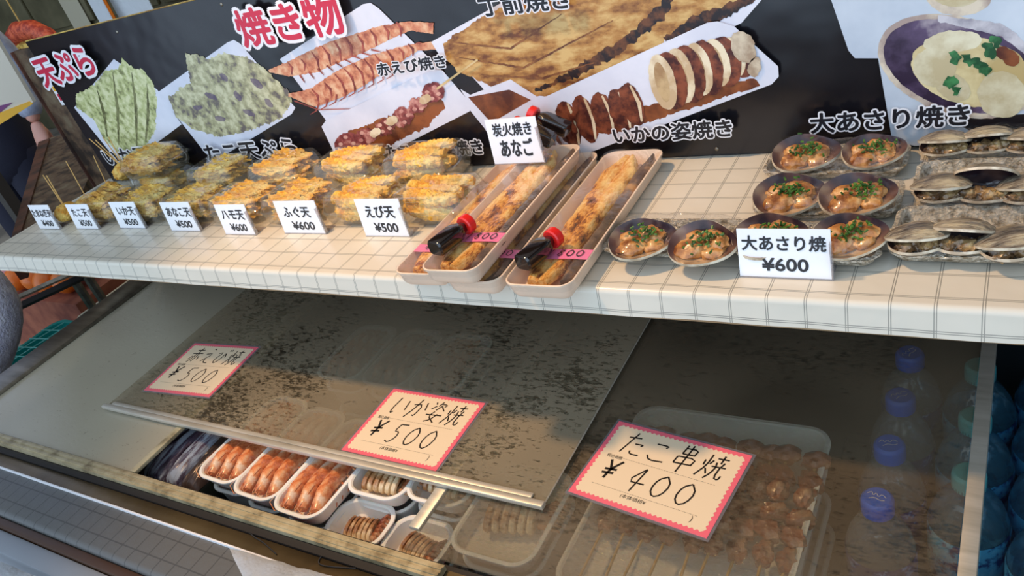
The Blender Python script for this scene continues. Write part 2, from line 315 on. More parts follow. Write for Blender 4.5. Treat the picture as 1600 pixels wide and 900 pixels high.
def lump(bm, loc, rx, ry, rz, rz_rot=0.0, seed=0, amp=0.25, freq=2.2, sub=3, flat=None):
    r = bmesh.ops.create_icosphere(bm, subdivisions=sub, radius=1.0)
    m = Matrix.Translation(loc) @ Matrix.Rotation(rz_rot, 4, 'Z')
    for v in r['verts']:
        p = v.co.copy(); d = 1 + amp * noise.noise(p * freq + Vector((seed * 7.3, seed * 3.1, seed))) + amp * 0.45 * noise.noise(p * freq * 3.2 + Vector((seed, 9, seed)))
        q = Vector((p.x * rx * d, p.y * ry * d, p.z * rz * d))
        if flat is not None and q.z < -flat * rz: q.z = -flat * rz
        v.co = m @ q
def poly(bm, pts, z=0.0):
    f = bm.faces.new([bm.verts.new(p) for p in pts]); return f

# ------------------------------------------------------------------ lettering
def text_bm(s, off=0.0, bold_res=3):
    c = bpy.data.curves.new('t', 'FONT'); c.body = s; c.size = 1.0; c.offset = off; c.resolution_u = bold_res
    c.fill_mode = 'FRONT' if hasattr(c, 'fill_mode') else 'BOTH'
    o = bpy.data.objects.new('t', c); COL.objects.link(o); bpy.context.view_layer.update()
    dg = bpy.context.evaluated_depsgraph_get(); me = bpy.data.meshes.new_from_object(o.evaluated_get(dg))
    bm = bmesh.new(); bm.from_mesh(me); bpy.data.objects.remove(o); bpy.data.curves.remove(c); bpy.data.meshes.remove(me)
    return bm
def text_on(name, s, mat, parent, org, ux, uy, w, h, lift, off=0.0, shear=0.0, ref=None):
    """lettering filling a w x h box whose lower left corner is org; ux, uy unit vectors of the surface, lift off it"""
    base = ref or text_bm(s, 0.0); xs = [v.co.x for v in base.verts]; ys = [v.co.y for v in base.verts]
    x0, x1, y0, y1 = min(xs), max(xs), min(ys), max(ys)
    if not ref: base.free()
    src = text_bm(s, 0.0); n = ux.cross(uy).normalized(); bm = bmesh.new(); src.verts.index_update()
    sc_ = h / (y1 - y0); fr = ((off * .6, 8),) if off < .05 else ((off * .5, 6), (off, 14))
    shifts = [(0, 0)] + ([(r * math.cos(2 * PI * k / kk), r * math.sin(2 * PI * k / kk)) for r, kk in fr for k in range(kk)] if off else [])
    for si, (dx, dy) in enumerate(shifts):
        nv = []
        for v in src.verts:
            a = (v.co.x - x0) / (x1 - x0) * w + dx * sc_; b = (v.co.y - y0) / (y1 - y0) * h + dy * sc_
            nv.append(bm.verts.new(org + ux * (a + shear * b) + uy * b + n * (lift + si * 1.5e-5)))
        for f in src.faces: bm.faces.new([nv[v.index] for v in f.verts])
    src.free(); bm.normal_update()
    for f in bm.faces:
        if f.normal.dot(n) < 0: f.normal_flip()
    return link(name, bm, mat, parent, False)
# handwriting: strokes in a unit box, x right, y up
HW = {
 '赤': [[(.2, .82), (.8, .86)], [(.5, 1), (.5, .62)], [(.05, .6), (.95, .63)], [(.42, .62), (.38, .3), (.22, .05)], [(.6, .62), (.6, .1), (.5, .14)], [(.22, .45), (.1, .22)], [(.78, .46), (.92, .24)]],
 'え': [[(.4, .98), (.62, .92)], [(.15, .62), (.75, .68), (.15, .08), (.45, .38), (.58, .08), (.95, .08)]],
 'び': [[(.05, .7), (.35, .8), (.15, .35), (.35, .05), (.62, .3), (.6, .82), (.85, .5)], [(.78, .98), (.84, .86)], [(.92, 1.0), (.98, .88)]],
 '焼': [[(.08, .7), (.1, .5)], [(.4, .75), (.32, .58)], [(.24, .95), (.24, .5), (.02, .05)], [(.26, .4), (.4, .2)], [(.5, .85), (.95, .88)], [(.72, 1), (.72, .68)], [(.55, .7), (.6, .55)], [(.86, .74), (.8, .56)], [(.44, .52), (1, .56)], [(.62, .52), (.56, .25), (.4, .02)], [(.78, .54), (.78, .12), (.98, .08), (1.0, .25)]],
 'い': [[(.15, .9), (.1, .3), (.2, .1), (.3, .22)], [(.78, .8), (.9, .35)]],
 'か': [[(.05, .68), (.6, .74), (.55, .15), (.4, .2)], [(.35, .98), (.25, .5), (.02, .05)], [(.78, .85), (.95, .5)]],
 '姿': [[(.1, .95), (.2, .85)], [(.08, .6), (.28, .78)], [(.5, 1), (.38, .78)], [(.45, .9), (.85, .9), (.75, .78)], [(.6, .84), (.4, .58)], [(.62, .78), (.9, .6)], [(.42, .52), (.25, .28), (.8, .02)], [(.68, .42), (.5, .12), (.2, .02)], [(.03, .34), (.97, .38)]],
 'た': [[(.05, .76), (.6, .82)], [(.35, 1), (.1, .1)], [(.5, .55), (.88, .58), (.78, .5)], [(.48, .25), (.55, .12), (.95, .14)]],
 'こ': [[(.2, .78), (.75, .8), (.65, .7)], [(.12, .28), (.3, .1), (.9, .16)]],
 '串': [[(.28, 1.04), (.24, .68)], [(.28, .92), (.78, .95), (.74, .7)], [(.25, .68), (.76, .71)], [(.14, .55), (.12, .28)], [(.14, .55), (.9, .6), (.84, .32)], [(.12, .28), (.86, .33)], [(.5, 1.08), (.46, -.05)]],
 '5': [[(.35, .95), (.25, .58), (.6, .6), (.7, .3), (.4, .02), (.1, .1)], [(.35, .95), (.9, .98)]],
 '0': [[(.5, .95), (.15, .75), (.1, .3), (.4, .03), (.75, .2), (.85, .65), (.5, .95)]],
 '4': [[(.6, 1), (.05, .35), (.95, .38)], [(.62, .98), (.5, -.02)]],
 '1': [[(.6, .95), (.35, .05)]], '8': [[(.8, .85), (.4, .9), (.35, .65), (.75, .35), (.5, .03), (.15, .25), (.8, .85)]],
 'Y': [[(.15, .95), (.48, .5)], [(.9, .98), (.48, .5), (.42, 0)], [(.12, .45), (.85, .52)], [(.1, .25), (.8, .32)]],
}
def stroke(bm, pts, w, f):
    pts = [Vector(p) for p in pts]
    if len(pts) > 2:    # soften corners
        q = [pts[0]]
        for a, b in zip(pts[:-1], pts[1:]): q += [a.lerp(b, .25), a.lerp(b, .75)]
        q.append(pts[-1]); pts = q
    L = []
    for i, p in enumerate(pts):
        t = (pts[min(i + 1, len(pts) - 1)] - pts[max(i - 1, 0)]); t = t.normalized() if t.length else Vector((1, 0)); n = Vector((-t.y, t.x)) * w / 2
        L.append((bm.verts.new(f(p + n)), bm.verts.new(f(p - n))))
    for (a, b), (c, d) in zip(L[:-1], L[1:]): bm.faces.new((a, b, d, c))

# ------------------------------------------------------------------ setting
struct(link('floor', box(-9, 4, -3, 7, -0.05, 0.0), M['floor'], smooth=False))
struct(link('wall_back', box(-9, 4, 4.6, 4.7, 0, 3.6), M['wallbrown'], smooth=False))
struct(link('wall_left', box(-9.1, -9.0, -3, 4.7, 0, 3.6), M['wallbrown'], smooth=False))
struct(link('ceiling', box(-9, 4, 1.7, 4.7, 3.3, 3.4), M['wallbrown'], smooth=False))

# ------------------------------------------------------------------ display shelf, cloth, banner
SZ = 1.05; YF = 0.574; YB = 0.872; XL = -1.645; XR = 0.42
sh = thing('display_shelf', 'plywood display shelf raised above the freezer, mostly hidden under a grid-patterned cloth', 'shelf', (0, 0, 0))
link('shelf_board', box(XL + 0.03, XR, YF + 0.016, YB + 0.034, SZ - 0.046, SZ - 0.001, 0.002), M['wood'], sh)
for x in (XL + 0.06, XR - 0.12):
    po = thing('shelf_post', 'dark steel post behind the stall carrying the %s end of the shelf' % ('left' if x < 0 else 'right'), 'post', (x, YB + .046, 0))
    link('post', box(-.015, .015, -.010, .016, 0, SZ + .2, .002), M['bodysteel'], po); link('foot', box(-.03, .03, -.02, .03, 0, .012, .002), M['bodysteel'], po)
link('added_light_block', box(XL + 0.03, XR, 0.8965, 0.9005, 0.86, SZ - 0.0465), M['darkgap'], sh, False)  # added dark panel, keeps a bright reflection off the glass below the shelf
# the cloth: top sheet, rounded front edge, hanging strip
bm = bmesh.new(); uvl = bm.loops.layers.uv.new('UVMap')
prof = [(YB, SZ, 0.0)]; s = 0.0; py, pz = YB, SZ
def pp(y, z):
    global s, py, pz
    s += math.hypot(y - py, z - pz); prof.append((y, z, s)); py, pz = y, z
for k in range(1, 25): pp(YB + (YF + 0.006 - YB) * k / 24, SZ)
for k in range(1, 7): pp(YF + 0.006 - 0.006 * math.sin(k / 6 * PI / 2), SZ - 0.006 * (1 - math.cos(k / 6 * PI / 2)))
for k in range(1, 5): pp(YF - 0.0006 * k, SZ - 0.006 - 0.0055 * k)
NX = 150; xs = [XL + (XR - XL) * i / NX for i in range(NX + 1)]; g = []
for i, x in enumerate(xs):
    row = []
    for j, (y, z, ss) in enumerate(prof):
        w = 0.0006 * noise.noise(Vector((x * 9, ss * 16, 0))) + 0.0004 * noise.noise(Vector((x * 30, ss * 40, 4)))
        front = 1.0 if j > 30 else 0.0
        yy = y - front * (0.0015 + 0.0018 * noise.noise(Vector((x * 14, 0, 2)))) * (j - 30) / 4
        zz = z + abs(w) + front * (0.003 * noise.noise(Vector((x * 3.3, 1, 0))) * (j - 30) / 4)
        row.append(bm.verts.new((x, yy, zz)))
    g.append(row)
for i in range(NX):
    for j in range(len(prof) - 1):
        f = bm.faces.new((g[i][j], g[i + 1][j], g[i + 1][j + 1], g[i][j + 1]))
        for l, (a, b) in zip(f.loops, ((i, j), (i + 1, j), (i + 1, j + 1), (i, j + 1))): l[uvl].uv = (xs[a], prof[b][2])
# left end hangs down too
lf = [bm.verts.new((XL - 0.004, prof[j][0] + 0.002, prof[j][1] - 0.026)) for j in range(0, 31)]
for j in range(30):
    f = bm.faces.new((g[0][j], g[0][j + 1], lf[j + 1], lf[j]))
    for l, q in zip(f.loops, ((XL, prof[j][2]), (XL, prof[j + 1][2]), (XL - .026, prof[j + 1][2]), (XL - .026, prof[j][2]))): l[uvl].uv = q
cl = link('tablecloth', bm, M['cloth'])
tag(cl, 'pale vinyl cloth with a thin square grid covering the food shelf', 'tablecloth')

BY = 0.857
bn = thing('menu_banner', 'long black glossy menu banner with food pictures standing behind the shelf food', 'banner', (0, 0, 0))
BX0, BX1, BZ1 = -1.618, 0.42, 1.352
bm = bmesh.new()
v = [(BX0, BY, BZ1), (BX0 + .012, BY, SZ + 0.001), (BX1, BY, SZ + 0.001), (BX1, BY, BZ1 + 0.012)]
a = [bm.verts.new(p) for p in v]; b = [bm.verts.new((p[0], p[1] + 0.003, p[2])) for p in v]
bm.faces.new(a); bm.faces.new(b[::-1])
for k in range(4): bm.faces.new((a[k], a[(k + 1) % 4], b[(k + 1) % 4], b[k]))
link('panel', bm, M['banner'], bn, False)
bm = bmesh.new(); tube(bm, [(BX0, BY + 0.001, BZ1 + 0.001), (BX1, BY + 0.001, BZ1 + 0.013)], 0.0012, 6); link('edge_trim', bm, M['gold'], bn)
for q in ((183, 50), (346, 7), (1120, 233)):
    p = PY(q[0], q[1], BY); bm = bmesh.new(); bmesh.ops.create_uvsphere(bm, u_segments=12, v_segments=6, radius=0.0028)
    for v in bm.verts: v.co = Vector((v.co.x, v.co.y * .5, v.co.z)) + Vector((p.x, BY - 0.0002, p.z))
    link('screw', bm, M['steel'], bn)
LAY = [0.0]
def pmat(name, stops, sc=60, scale=(1, 1, 1)):
    if name not in M: M[name] = pbr(name, stops, 0.32, nz=(sc, 5), coat=0.1, scale=scale)
    return M[name]
def blank(n): return n
def bprint(name, polys, mat, wig=0.0, seed=0):
    """flat printed shape(s) on the banner, outlines in the plane of the banner"""
    LAY[0] += 0.00006; bm = bmesh.new()
    for pts in polys:
        P3 = [PY(x, y, BY) for x, y in pts]
        if wig:
            Q = []
            for a, b in zip(P3, P3[1:] + P3[:1]):
                n = max(2, int((b - a).length / 0.0035))
                for k in range(n):
                    p = a.lerp(b, k / n); Q.append(p + Vector((noise.noise(p * 220 + Vector((seed, 0, 0))), 0, noise.noise(p * 220 + Vector((0, seed, 5))))) * wig)
            P3 = Q
        bm.faces.new([bm.verts.new((p.x, BY - 0.0003 - LAY[0], p.z)) for p in P3])
    return link(name, bm, mat, bn, False)
def ell(cx, cy, rx, ry, rot=0.0, n=28, a0=0.0, a1=2 * PI):
    c, s_ = math.cos(rot), math.sin(rot)
    return [(cx + rx * math.cos(t) * c - ry * math.sin(t) * s_, cy + rx * math.cos(t) * s_ + ry * math.sin(t) * c) for t in (a0 + (a1 - a0) * k / n for k in range(n))]
def band(path, widths):
    L, R = [], []
    for i, (x, y) in enumerate(path):
        x0, y0 = path[max(i - 1, 0)]; x1, y1 = path[min(i + 1, len(path) - 1)]; d = math.hypot(x1 - x0, y1 - y0); nx, ny = -(y1 - y0) / d, (x1 - x0) / d
        w = widths[i] / 2; L.append((x + nx * w, y + ny * w)); R.append((x - nx * w, y - ny * w))
    return L + R[::-1]
pw = pmat('printtray', [(0.3, S((206, 208, 220))), (0.7, S((236, 236, 244)))], 8)
ptem = pmat('printtempura', [(0.34, S((128, 130, 84))), (0.46, S((190, 194, 130))), (0.62, S((226, 224, 176)))], 75)
ptem2 = pmat('printtempura2', [(0.36, S((108, 98, 92))), (0.48, S((172, 166, 124))), (0.62, S((214, 208, 168)))], 60)
pshr = pmat('printshrimp', [(0.34, S((150, 70, 52))), (0.48, S((212, 136, 98))), (0.64, S((234, 190, 150)))], 55)
pshd = pmat('printshrimpdark', [(0.4, S((120, 44, 38))), (0.6, S((176, 82, 66)))], 60)
poct = pmat('printoctopus', [(0.36, S((96, 34, 38))), (0.52, S((150, 72, 70))), (0.66, S((210, 150, 134)))], 70)
psau = pmat('printsauce', [(0.36, S((78, 32, 20))), (0.6, S((150, 84, 44)))], 22)
peel = pmat('printeel', [(0.36, S((112, 62, 30))), (0.48, S((182, 130, 66))), (0.62, S((216, 178, 112)))], 26, (1, 1, 2.2))
pchar = pmat('printchar', [(0.45, S((28, 16, 18))), (0.62, S((110, 66, 36)))], 60)
psqr = pmat('printsquidred', [(0.4, S((66, 26, 24))), (0.6, S((140, 74, 48)))], 60)
psqw = pmat('printsquidwhite', [(0.4, S((206, 176, 136))), (0.6, S((240, 224, 190)))], 30)
ppur = pmat('printpurple', [(0.42, S((44, 28, 52))), (0.56, S((92, 74, 104))), (0.68, S((188, 178, 182)))], 13)
pcla = pmat('printclam', [(0.42, S((196, 180, 140))), (0.6, S((228, 220, 188)))], 20)
prim = pmat('printshellrim', [(0.42, S((170, 150, 140))), (0.6, S((222, 208, 184)))], 25)
pgrn = pmat('printgreen', [(0.42, S((20, 74, 40))), (0.6, S((66, 136, 80)))], 50)
pblk = pmat('printblack', [(0.4, S((18, 14, 20))), (0.6, S((30, 24, 30)))], 10)
# tempura pictures
bprint('tray_picture', [[(116, 168), (178, 92), (246, 140), (284, 194), (216, 245), (182, 250)]], pw)
bprint('tempura_picture', [[(118, 148), (148, 132), (164, 110), (184, 108), (192, 92), (208, 106), (222, 108), (240, 130), (246, 160), (243, 205), (225, 230), (185, 238), (160, 215), (148, 188), (120, 168)]], ptem, 0.004, 1)
for (x0, y0, x1, y1) in ((176, 112, 186, 226), (206, 112, 214, 228), (230, 130, 228, 222), (152, 140, 168, 214)):
    bprint('tempura_crease', [band([(x0, y0), ((x0 + x1) / 2 + 3, (y0 + y1) / 2), (x1, y1)], (1, 5, 2))], pmat('printcrease', [(0.4, S((92, 92, 54))), (0.6, S((140, 140, 92)))], 60), 0.0015, 3)
bprint('tray_picture', [[(247, 144), (356, 66), (366, 62), (376, 68), (462, 168), (456, 178), (345, 246), (322, 240)]], pw)
bprint('tempura_picture', [[(264, 152), (298, 128), (290, 82), (330, 92), (352, 82), (388, 90), (412, 106), (448, 138), (456, 158), (440, 184), (400, 200), (378, 208), (345, 214), (306, 204), (275, 182)]], ptem2, 0.005, 2)
for (cx, cy, rx, ry, ro) in ((350, 120, 9, 4, .8), (330, 150, 11, 4, .5), (310, 168, 8, 4, 0), (372, 150, 10, 4, 1), (402, 130, 12, 5, .7), (390, 176, 11, 4, .4), (345, 185, 9, 4, .2), (420, 160, 9, 4, .9)):
    bprint('tempura_patch', [ell(cx, cy, rx, ry, ro, 14)], pmat('printviolet', [(0.4, S((96, 82, 100))), (0.6, S((140, 126, 124)))], 60), 0.002, 5)
# red shrimp picture
bprint('tray_picture', [[(438, 92), (568, 6), (580, 4), (592, 12), (694, 112), (694, 124), (530, 196), (512, 190)]], pw)
def shrimp_print(path, w):
    n = len(path); bprint('shrimp_picture', [band(path, w)], pshr, 0.0015, 8)
    for k in range(1, n - 2):
        x, y = path[k]; x1, y1 = path[k + 1]
        for t in (0.1, 0.6):
            px, py_ = x + (x1 - x) * t, y + (y1 - y) * t; ww = w[k] * 0.9; d = math.hypot(x1 - x, y1 - y); nx, ny = -(y1 - y) / d, (x1 - x) / d
            bprint('shrimp_stripe', [band([(px + nx * ww / 2, py_ + ny * ww / 2), (px + (x1 - x) / d * 4, py_ + (y1 - y) / d * 4), (px - nx * ww / 2, py_ - ny * ww / 2)], (1.5, 4, 1.5))], pshd, 0.0008, 2)
shrimp_print([(420, 110), (450, 108), (490, 96), (525, 80), (560, 68), (600, 52), (640, 40), (678, 44)], (3, 22, 36, 36, 32, 26, 14, 16))
shrimp_print([(452, 148), (490, 152), (530, 132), (560, 116), (590, 100), (625, 84), (655, 72), (684, 70)], (4, 30, 40, 40, 34, 22, 12, 14))
for k in range(9):
    bprint('shrimp_leg', [band([(500 + 14 * k, 160 - 7 * k), (496 + 15 * k, 172 - 7 * k), (486 + 15 * k, 178 - 7 * k)], (3, 2, 1))], pshd)
    bprint('shrimp_leg', [band([(470 + 14 * k, 116 - 5 * k), (478 + 15 * k, 128 - 6 * k)], (3, 1))], pshd)
bprint('shrimp_feeler', [band([(462, 156), (500, 170), (560, 168)], (2, 1.5, 1))], pshd)
# large grilled eel picture
bprint('tray_picture', [[(676, 64), (812, -12), (1200, -12), (1160, 34), (1000, 110), (800, 215), (770, 216)]], pw)
bprint('tray_shade', [[(690, 92), (720, 96), (760, 140), (810, 152), (800, 184), (706, 128)]], pblk)
bprint('eel_picture', [[(694, 66), (752, 26), (830, -10), (1190, -12), (1130, 22), (1060, 50), (1010, 82), (930, 118), (880, 146), (824, 150), (770, 132), (718, 110), (700, 90)]], peel, 0.003, 4)
bprint('eel_char', [band([(840, 140), (900, 112), (960, 78), (1000, 48), (1030, 22), (1050, -8)], (4, 14, 18, 14, 22, 12))], pchar, 0.004, 6)
bprint('eel_char', [band([(1040, 60), (1090, 34), (1150, 8), (1180, -6)], (6, 26, 18, 8))], pchar, 0.004, 7)
for (a, b, c) in (((706, 64), (800, 74), (880, 20)), ((720, 88), (820, 104), (960, 30)), ((760, 116), (850, 120), (930, 96))):
    bprint('eel_seam', [band([a, b, c], (1.5, 4, 1.5))], pmat('printseam', [(0.4, S((100, 54, 30))), (0.6, S((150, 96, 50)))], 60), 0.001, 1)
bprint('sauce_dish_picture', [[(722, 152), (800, 122), (846, 152), (838, 176), (764, 204)]], pw)
bprint('sauce_picture', [[(734, 150), (798, 138), (832, 154), (770, 190)]], psau)
# octopus skewer picture
bprint('tray_picture', [[(505, 196), (512, 186), (680, 106), (694, 108), (740, 162), (736, 172), (560, 262), (534, 256)]], pw)
bprint('sauce_picture', [[(540, 206), (620, 176), (690, 150), (700, 166), (670, 196), (600, 232), (550, 240)]], psau, 0.004, 9)
for k, (x, y, r) in enumerate(((545, 222, 20), (574, 212, 17), (604, 196, 16), (632, 180, 18), (656, 162, 15), (680, 142, 18))):
    bprint('octopus_picture', [ell(x, y, r, r * 0.85, -.4, 18)], poct, 0.004, k)
    for j in range(4):
        a = j * 1.5 + k; bprint('sucker_picture', [ell(x + r * .5 * math.cos(a), y + r * .5 * math.sin(a), 3.6, 3, 0, 10)], pmat('printsucker', [(0.4, S((196, 130, 120))), (0.6, S((226, 180, 160)))], 60))
for (x, y) in ((590, 204), (616, 186), (668, 152)): bprint('octopus_flesh', [ell(x, y, 10, 7, -.6, 12)], psqw, 0.002, 3)
bprint('skewer_picture', [band([(686, 136), (750, 90)], (3.5, 3))], pmat('printstick', [(0.4, S((200, 170, 110))), (0.6, S((226, 200, 150)))], 30))
# grilled squid picture
bprint('tray_picture', [[(834, 166), (838, 156), (1108, 32), (1124, 30), (1150, 38), (1218, 100), (1219, 116), (1208, 128), (900, 244), (850, 244), (836, 200)]], pw)
bprint('sauce_picture', [[(880, 200), (960, 206), (1100, 160), (1190, 130), (1180, 118), (940, 180)]], psau, 0.003, 2)
for k, (x, y) in enumerate(((892, 190), (918, 182), (946, 174), (972, 168), (990, 158))):
    ry = 34 if k > 1 else 38
    bprint('squid_picture', [ell(x, y, 17, ry, -.32, 22)], psqr, 0.0025, k); bprint('squid_flesh', [band([(x - 2, y - ry + 6), (x + 12, y), (x + 16, y + ry - 6)], (3, 6, 3))], psqw)
for k, (x, y, ry) in enumerate(((1150, 84, 34), (1126, 92, 40), (1098, 102, 44), (1070, 112, 46), (1042, 122, 46))):
    bprint('squid_picture', [ell(x + 10, y, 24, ry, -.25, 26)], psqr, 0.0015, k)
    bprint('squid_flesh', [ell(x - 3, y + 2, 20, ry - 2, -.25, 26)], psqw, 0.0008, k)
    bprint('squid_hole', [ell(x - 4, y + 2, 10, ry - 14, -.25, 22)], pmat('printhole', [(0.4, S((168, 132, 92))), (0.6, S((206, 176, 130)))], 40))
bprint('squid_flesh', [ell(1165, 70, 18, 26, -.4, 20), ell(1182, 100, 10, 16, .2, 14)], pmat('printmantle', [(0.4, S((168, 144, 118))), (0.6, S((216, 200, 172)))], 40), 0.002, 1)
for k in range(7):
    bprint('squid_picture', [band([(905 - 8 * k, 165 + 9 * k), (896 - 8 * k, 185 + 8 * k), (906 - 8 * k, 205 + 6 * k)], (7, 8, 5))], psqr, 0.002, k)
# big clam picture
bprint('tray_picture', [[(1296, -20), (1328, 74), (1338, 86), (1374, 86), (1396, 214), (1430, 222), (1640, 214), (1640, -20)]], pmat('printgreytray', [(0.3, S((172, 184, 198))), (0.7, S((214, 222, 230)))], 7))
bprint('shell_picture', [ell(1500, -14, 52, 34, 0, 30)], prim, 0.001, 1); bprint('shell_inside', [ell(1495, -16, 38, 22, 0, 30)], pcla)
bprint('shell_shadow', [[(1440, 160), (1500, 178), (1640, 170), (1640, 206), (1520, 200)]], pblk)
bprint('shell_picture', [ell(1500, 98, 130, 76, .28, 44)], prim, 0.0012, 2)
bprint('shell_inside', [ell(1501, 98, 122, 68, .28, 44)], ppur, 0.001, 3)
bprint('shell_rim', [band([(1466, 24), (1530, 34), (1570, 44), (1620, 84)], (8, 16, 18, 14))], pmat('printgreyrim', [(0.4, S((150, 146, 156))), (0.6, S((206, 202, 206)))], 30), 0.002, 3)
bprint('clam_meat_picture', [ell(1520, 106, 96, 54, .2, 40)], pmat('printcream', [(0.42, S((190, 166, 112))), (0.6, S((224, 208, 158)))], 16), 0.002, 4)
for (x, y, rx, ry, ro) in ((1490, 60, 46, 17, -.1), (1462, 100, 34, 30, .2), (1566, 142, 38, 36, .3), (1490, 130, 30, 20, .5)):
    bprint('clam_meat_picture', [ell(x, y, rx, ry, ro, 30)], pcla, 0.0015, 6)
bprint('clam_char_picture', [ell(1576, 82, 20, 12, .6, 20)], psau, 0.002, 6)
for (x, y, r) in ((1494, 84, 11), (1512, 88, 10), (1530, 94, 12), (1546, 74, 13), (1556, 60, 11), (1488, 122, 12), (1496, 134, 9), (1540, 104, 10)):
    bprint('scallion_picture', [ell(x, y, r, r * .7, x, 14)], pgrn, 0.004, x)
def btext(s, a, b, h, kind='black', shear=0.0):
    """phrase on the banner from photo point a to b (base line), h = height of letters in pixels there"""
    A, B = PY(a[0], a[1], BY), PY(b[0], b[1], BY); ux = (B - A).normalized(); T = PY(a[0], a[1] - h, BY); hh = abs(T.z - A.z)
    uy = Vector((0, 0, 1)); w = (B - A).length; LAY[0] += 0.0002; LT = 0.0006 + LAY[0]
    off_o, off_i = {'black': (0.10, 0.049), 'red': (0.115, 0.0499)}[kind]
    ref = text_bm(s, 0.0)
    text_on('lettering_outline', s, M['printwhite'], bn, A, ux, uy, w, hh, LT, off_o, shear, ref)
    LAY[0] += 0.0002
    text_on('lettering', s, M['printink' if kind == 'black' else 'printred'], bn, A, ux, uy, w, hh, LT + .00045, off_i, shear, ref); ref.free()
btext('天ぷら', (80, 134), (162, 112), 46, 'red')
btext('焼き物', (392, 70), (550, 46), 60, 'red')
btext('赤えび焼き', (600, 114), (706, 100), 20)
btext('いか天ぷら', (178, 254), (302, 246), 24)
btext('たこ天ぷら', (336, 248), (476, 238), 26)
btext('たこの串姿焼き', (616, 242), (764, 234), 22)
btext('いかの姿焼き', (968, 217), (1150, 205), 25)
btext('大あさり焼き', (1272, 200), (1516, 186), 30)
btext('丁前焼き', (762, 20), (900, 6), 30)

# ------------------------------------------------------------------ standing price cards
def stand_card(lines, x, y, w, h, label, lean=0.10, group=None, rz=0.0, z=SZ, thick=0.012):
    t = thing('price_card', label, 'price card', (x, y, z + 0.0012), rz, group)
    c, s_ = math.cos(lean), math.sin(lean); ux = Vector((1, 0, 0)); uy = Vector((0, s_, c)); n = Vector((0, -c, s_))
    bm = bmesh.new(); th = 0.0012
    q = [Vector((0, 0, 0)), ux * w, ux * w + uy * h, uy * h]
    a = [bm.verts.new(p) for p in q]; b = [bm.verts.new(p - n * th) for p in q]
    bm.faces.new(a); bm.faces.new(b[::-1])
    for k in range(4): bm.faces.new((a[k], a[(k + 1) % 4], b[(k + 1) % 4], b[k]))
    link('card', bm, M['paper'], t, False)
    bm = bmesh.new(); add_box(bm, 0, w, -0.001, 0.022, -0.001, 0.0004); add_box(bm, w, w + 0.0016, -0.001, 0.004, -0.001, h * 0.8)
    link('acrylic_stand', bm, M['acrylic'], t, False)
    for (s, x0, x1, y0, y1) in lines:
        text_on('lettering', s, M['ink'], t, ux * (w * x0) + uy * (h * y0), ux, uy, w * (x1 - x0), h * (y1 - y0), 0.0003, 0.045)
    return t
for (n, x, y, w, h, jp, yen, x0, x1, lab) in (
    ('onion', -1.590, .670, .072, .049, 'たまねぎ天', '¥400', .04, .94, 'small white price card reading 400 yen, in front of the skewered onion tempura'),
    ('octopus', -1.463, .672, .072, .048, 'たこ天', '¥500', .16, .84, 'small white 500 yen card right of the onion one, second from the left end'),
    ('squid', -1.329, .676, .074, .049, 'いか天', '¥500', .2, .86, 'small white 500 yen card third from the left end, in front of the squid tempura'),
    ('eel', -1.175, .670, .075, .050, 'あなこ天', '¥500', .12, .92, 'small white 500 yen card with four-character name, fourth from the left end'),
    ('pike', -1.029, .662, .069, .049, 'ハモ天', '¥600', .14, .86, 'small white 600 yen card with two katakana letters, fifth from the left end'),
    ('puffer', -.903, .668, .083, .050, 'ふぐ天', '¥600', .16, .80, 'small white 600 yen card sixth from the left end, left of the shrimp tempura card'),
    ('shrimp', -.741, .664, .076, .053, 'えび天', '¥500', .18, .82, 'small white 500 yen card in front of the shrimp tempura, nearest the eel trays')):
    stand_card([(jp, x0, x1, .50, .82), (yen, .28, .80, .12, .36)], x, y, w, h, lab, group=None)
stand_card([('大あさり焼', .05, .95, .56, .86), ('¥600', .26, .76, .14, .40)], -.222, .6055, .0815, .047, 'largest white price card reading 600 yen, leaning on the clam trays', lean=0.2)

# ------------------------------------------------------------------ tempura packs
rng = random.Random(5)
PL, PW, PH = 0.120, 0.079, 0.022
def pack_meshes():
    t = thing('clear_food_pack', None, None)
    link('tray', tray_bm(PL, PW, PH, 0.016, 0.008, 0.0006, 0.003), M['pack'], t)
    bm = bmesh.new(); s = [(0.006, PH + 0.0012), (0.0, PH + 0.003), (-0.010, PH + 0.016), (-0.016, PH + 0.020), (-0.030, PH + 0.0215)]
    loft(bm, [rrect(PL + d, PW + d, max(0.004, 0.018 + d / 2), z, 5) for d, z in s], False, True)
    link('lid', bm, M['pack'], t)
    bm = bmesh.new()
    for k in range(5): tube(bm, [(-PL / 2 + 0.03, -PW / 2 + 0.0062 + 0.0011 * k, PH + 0.006 + 0.0028 * k), (PL / 2 - 0.03, -PW / 2 + 0.0062 + 0.0011 * k, PH + 0.006 + 0.0028 * k)], 0.0006, 5)
    link('lid_rib', bm, M['pack'], t)
    return t
protoP = None
def piece_mesh(kind, seed):
    bm = bmesh.new()
    if kind == 'shrimp':
        n = 11; pts = []; rad = []
        for k in range(n):
            u = k / (n - 1); pts.append((-0.046 + 0.092 * u, 0.004 * math.sin(u * 5 + seed), 0)); rad.append(0.0100 * (0.35 + 0.9 * math.sin(PI * min(1, u * 0.86 + 0.12)) ** .6))
        tube(bm, pts, rad, 12)
        bmesh.ops.subdivide_edges(bm, edges=bm.edges[:], cuts=2, use_grid_fill=True)
    else:
        lump(bm, Vector((0, 0, 0)), 0.0465, 0.0136, 0.0114, 0, seed, 0.38, 3.2, 4)
    for v in bm.verts:
        p = v.co; n_ = noise.noise(p * 170 + Vector((seed * 5, 0, 0))) + 0.6 * noise.noise(p * 420 + Vector((0, seed, 0)))
        v.co = p + Vector((p.x * .02, p.y, p.z)).normalized() * 0.0040 * n_
    return bm
PM = {}
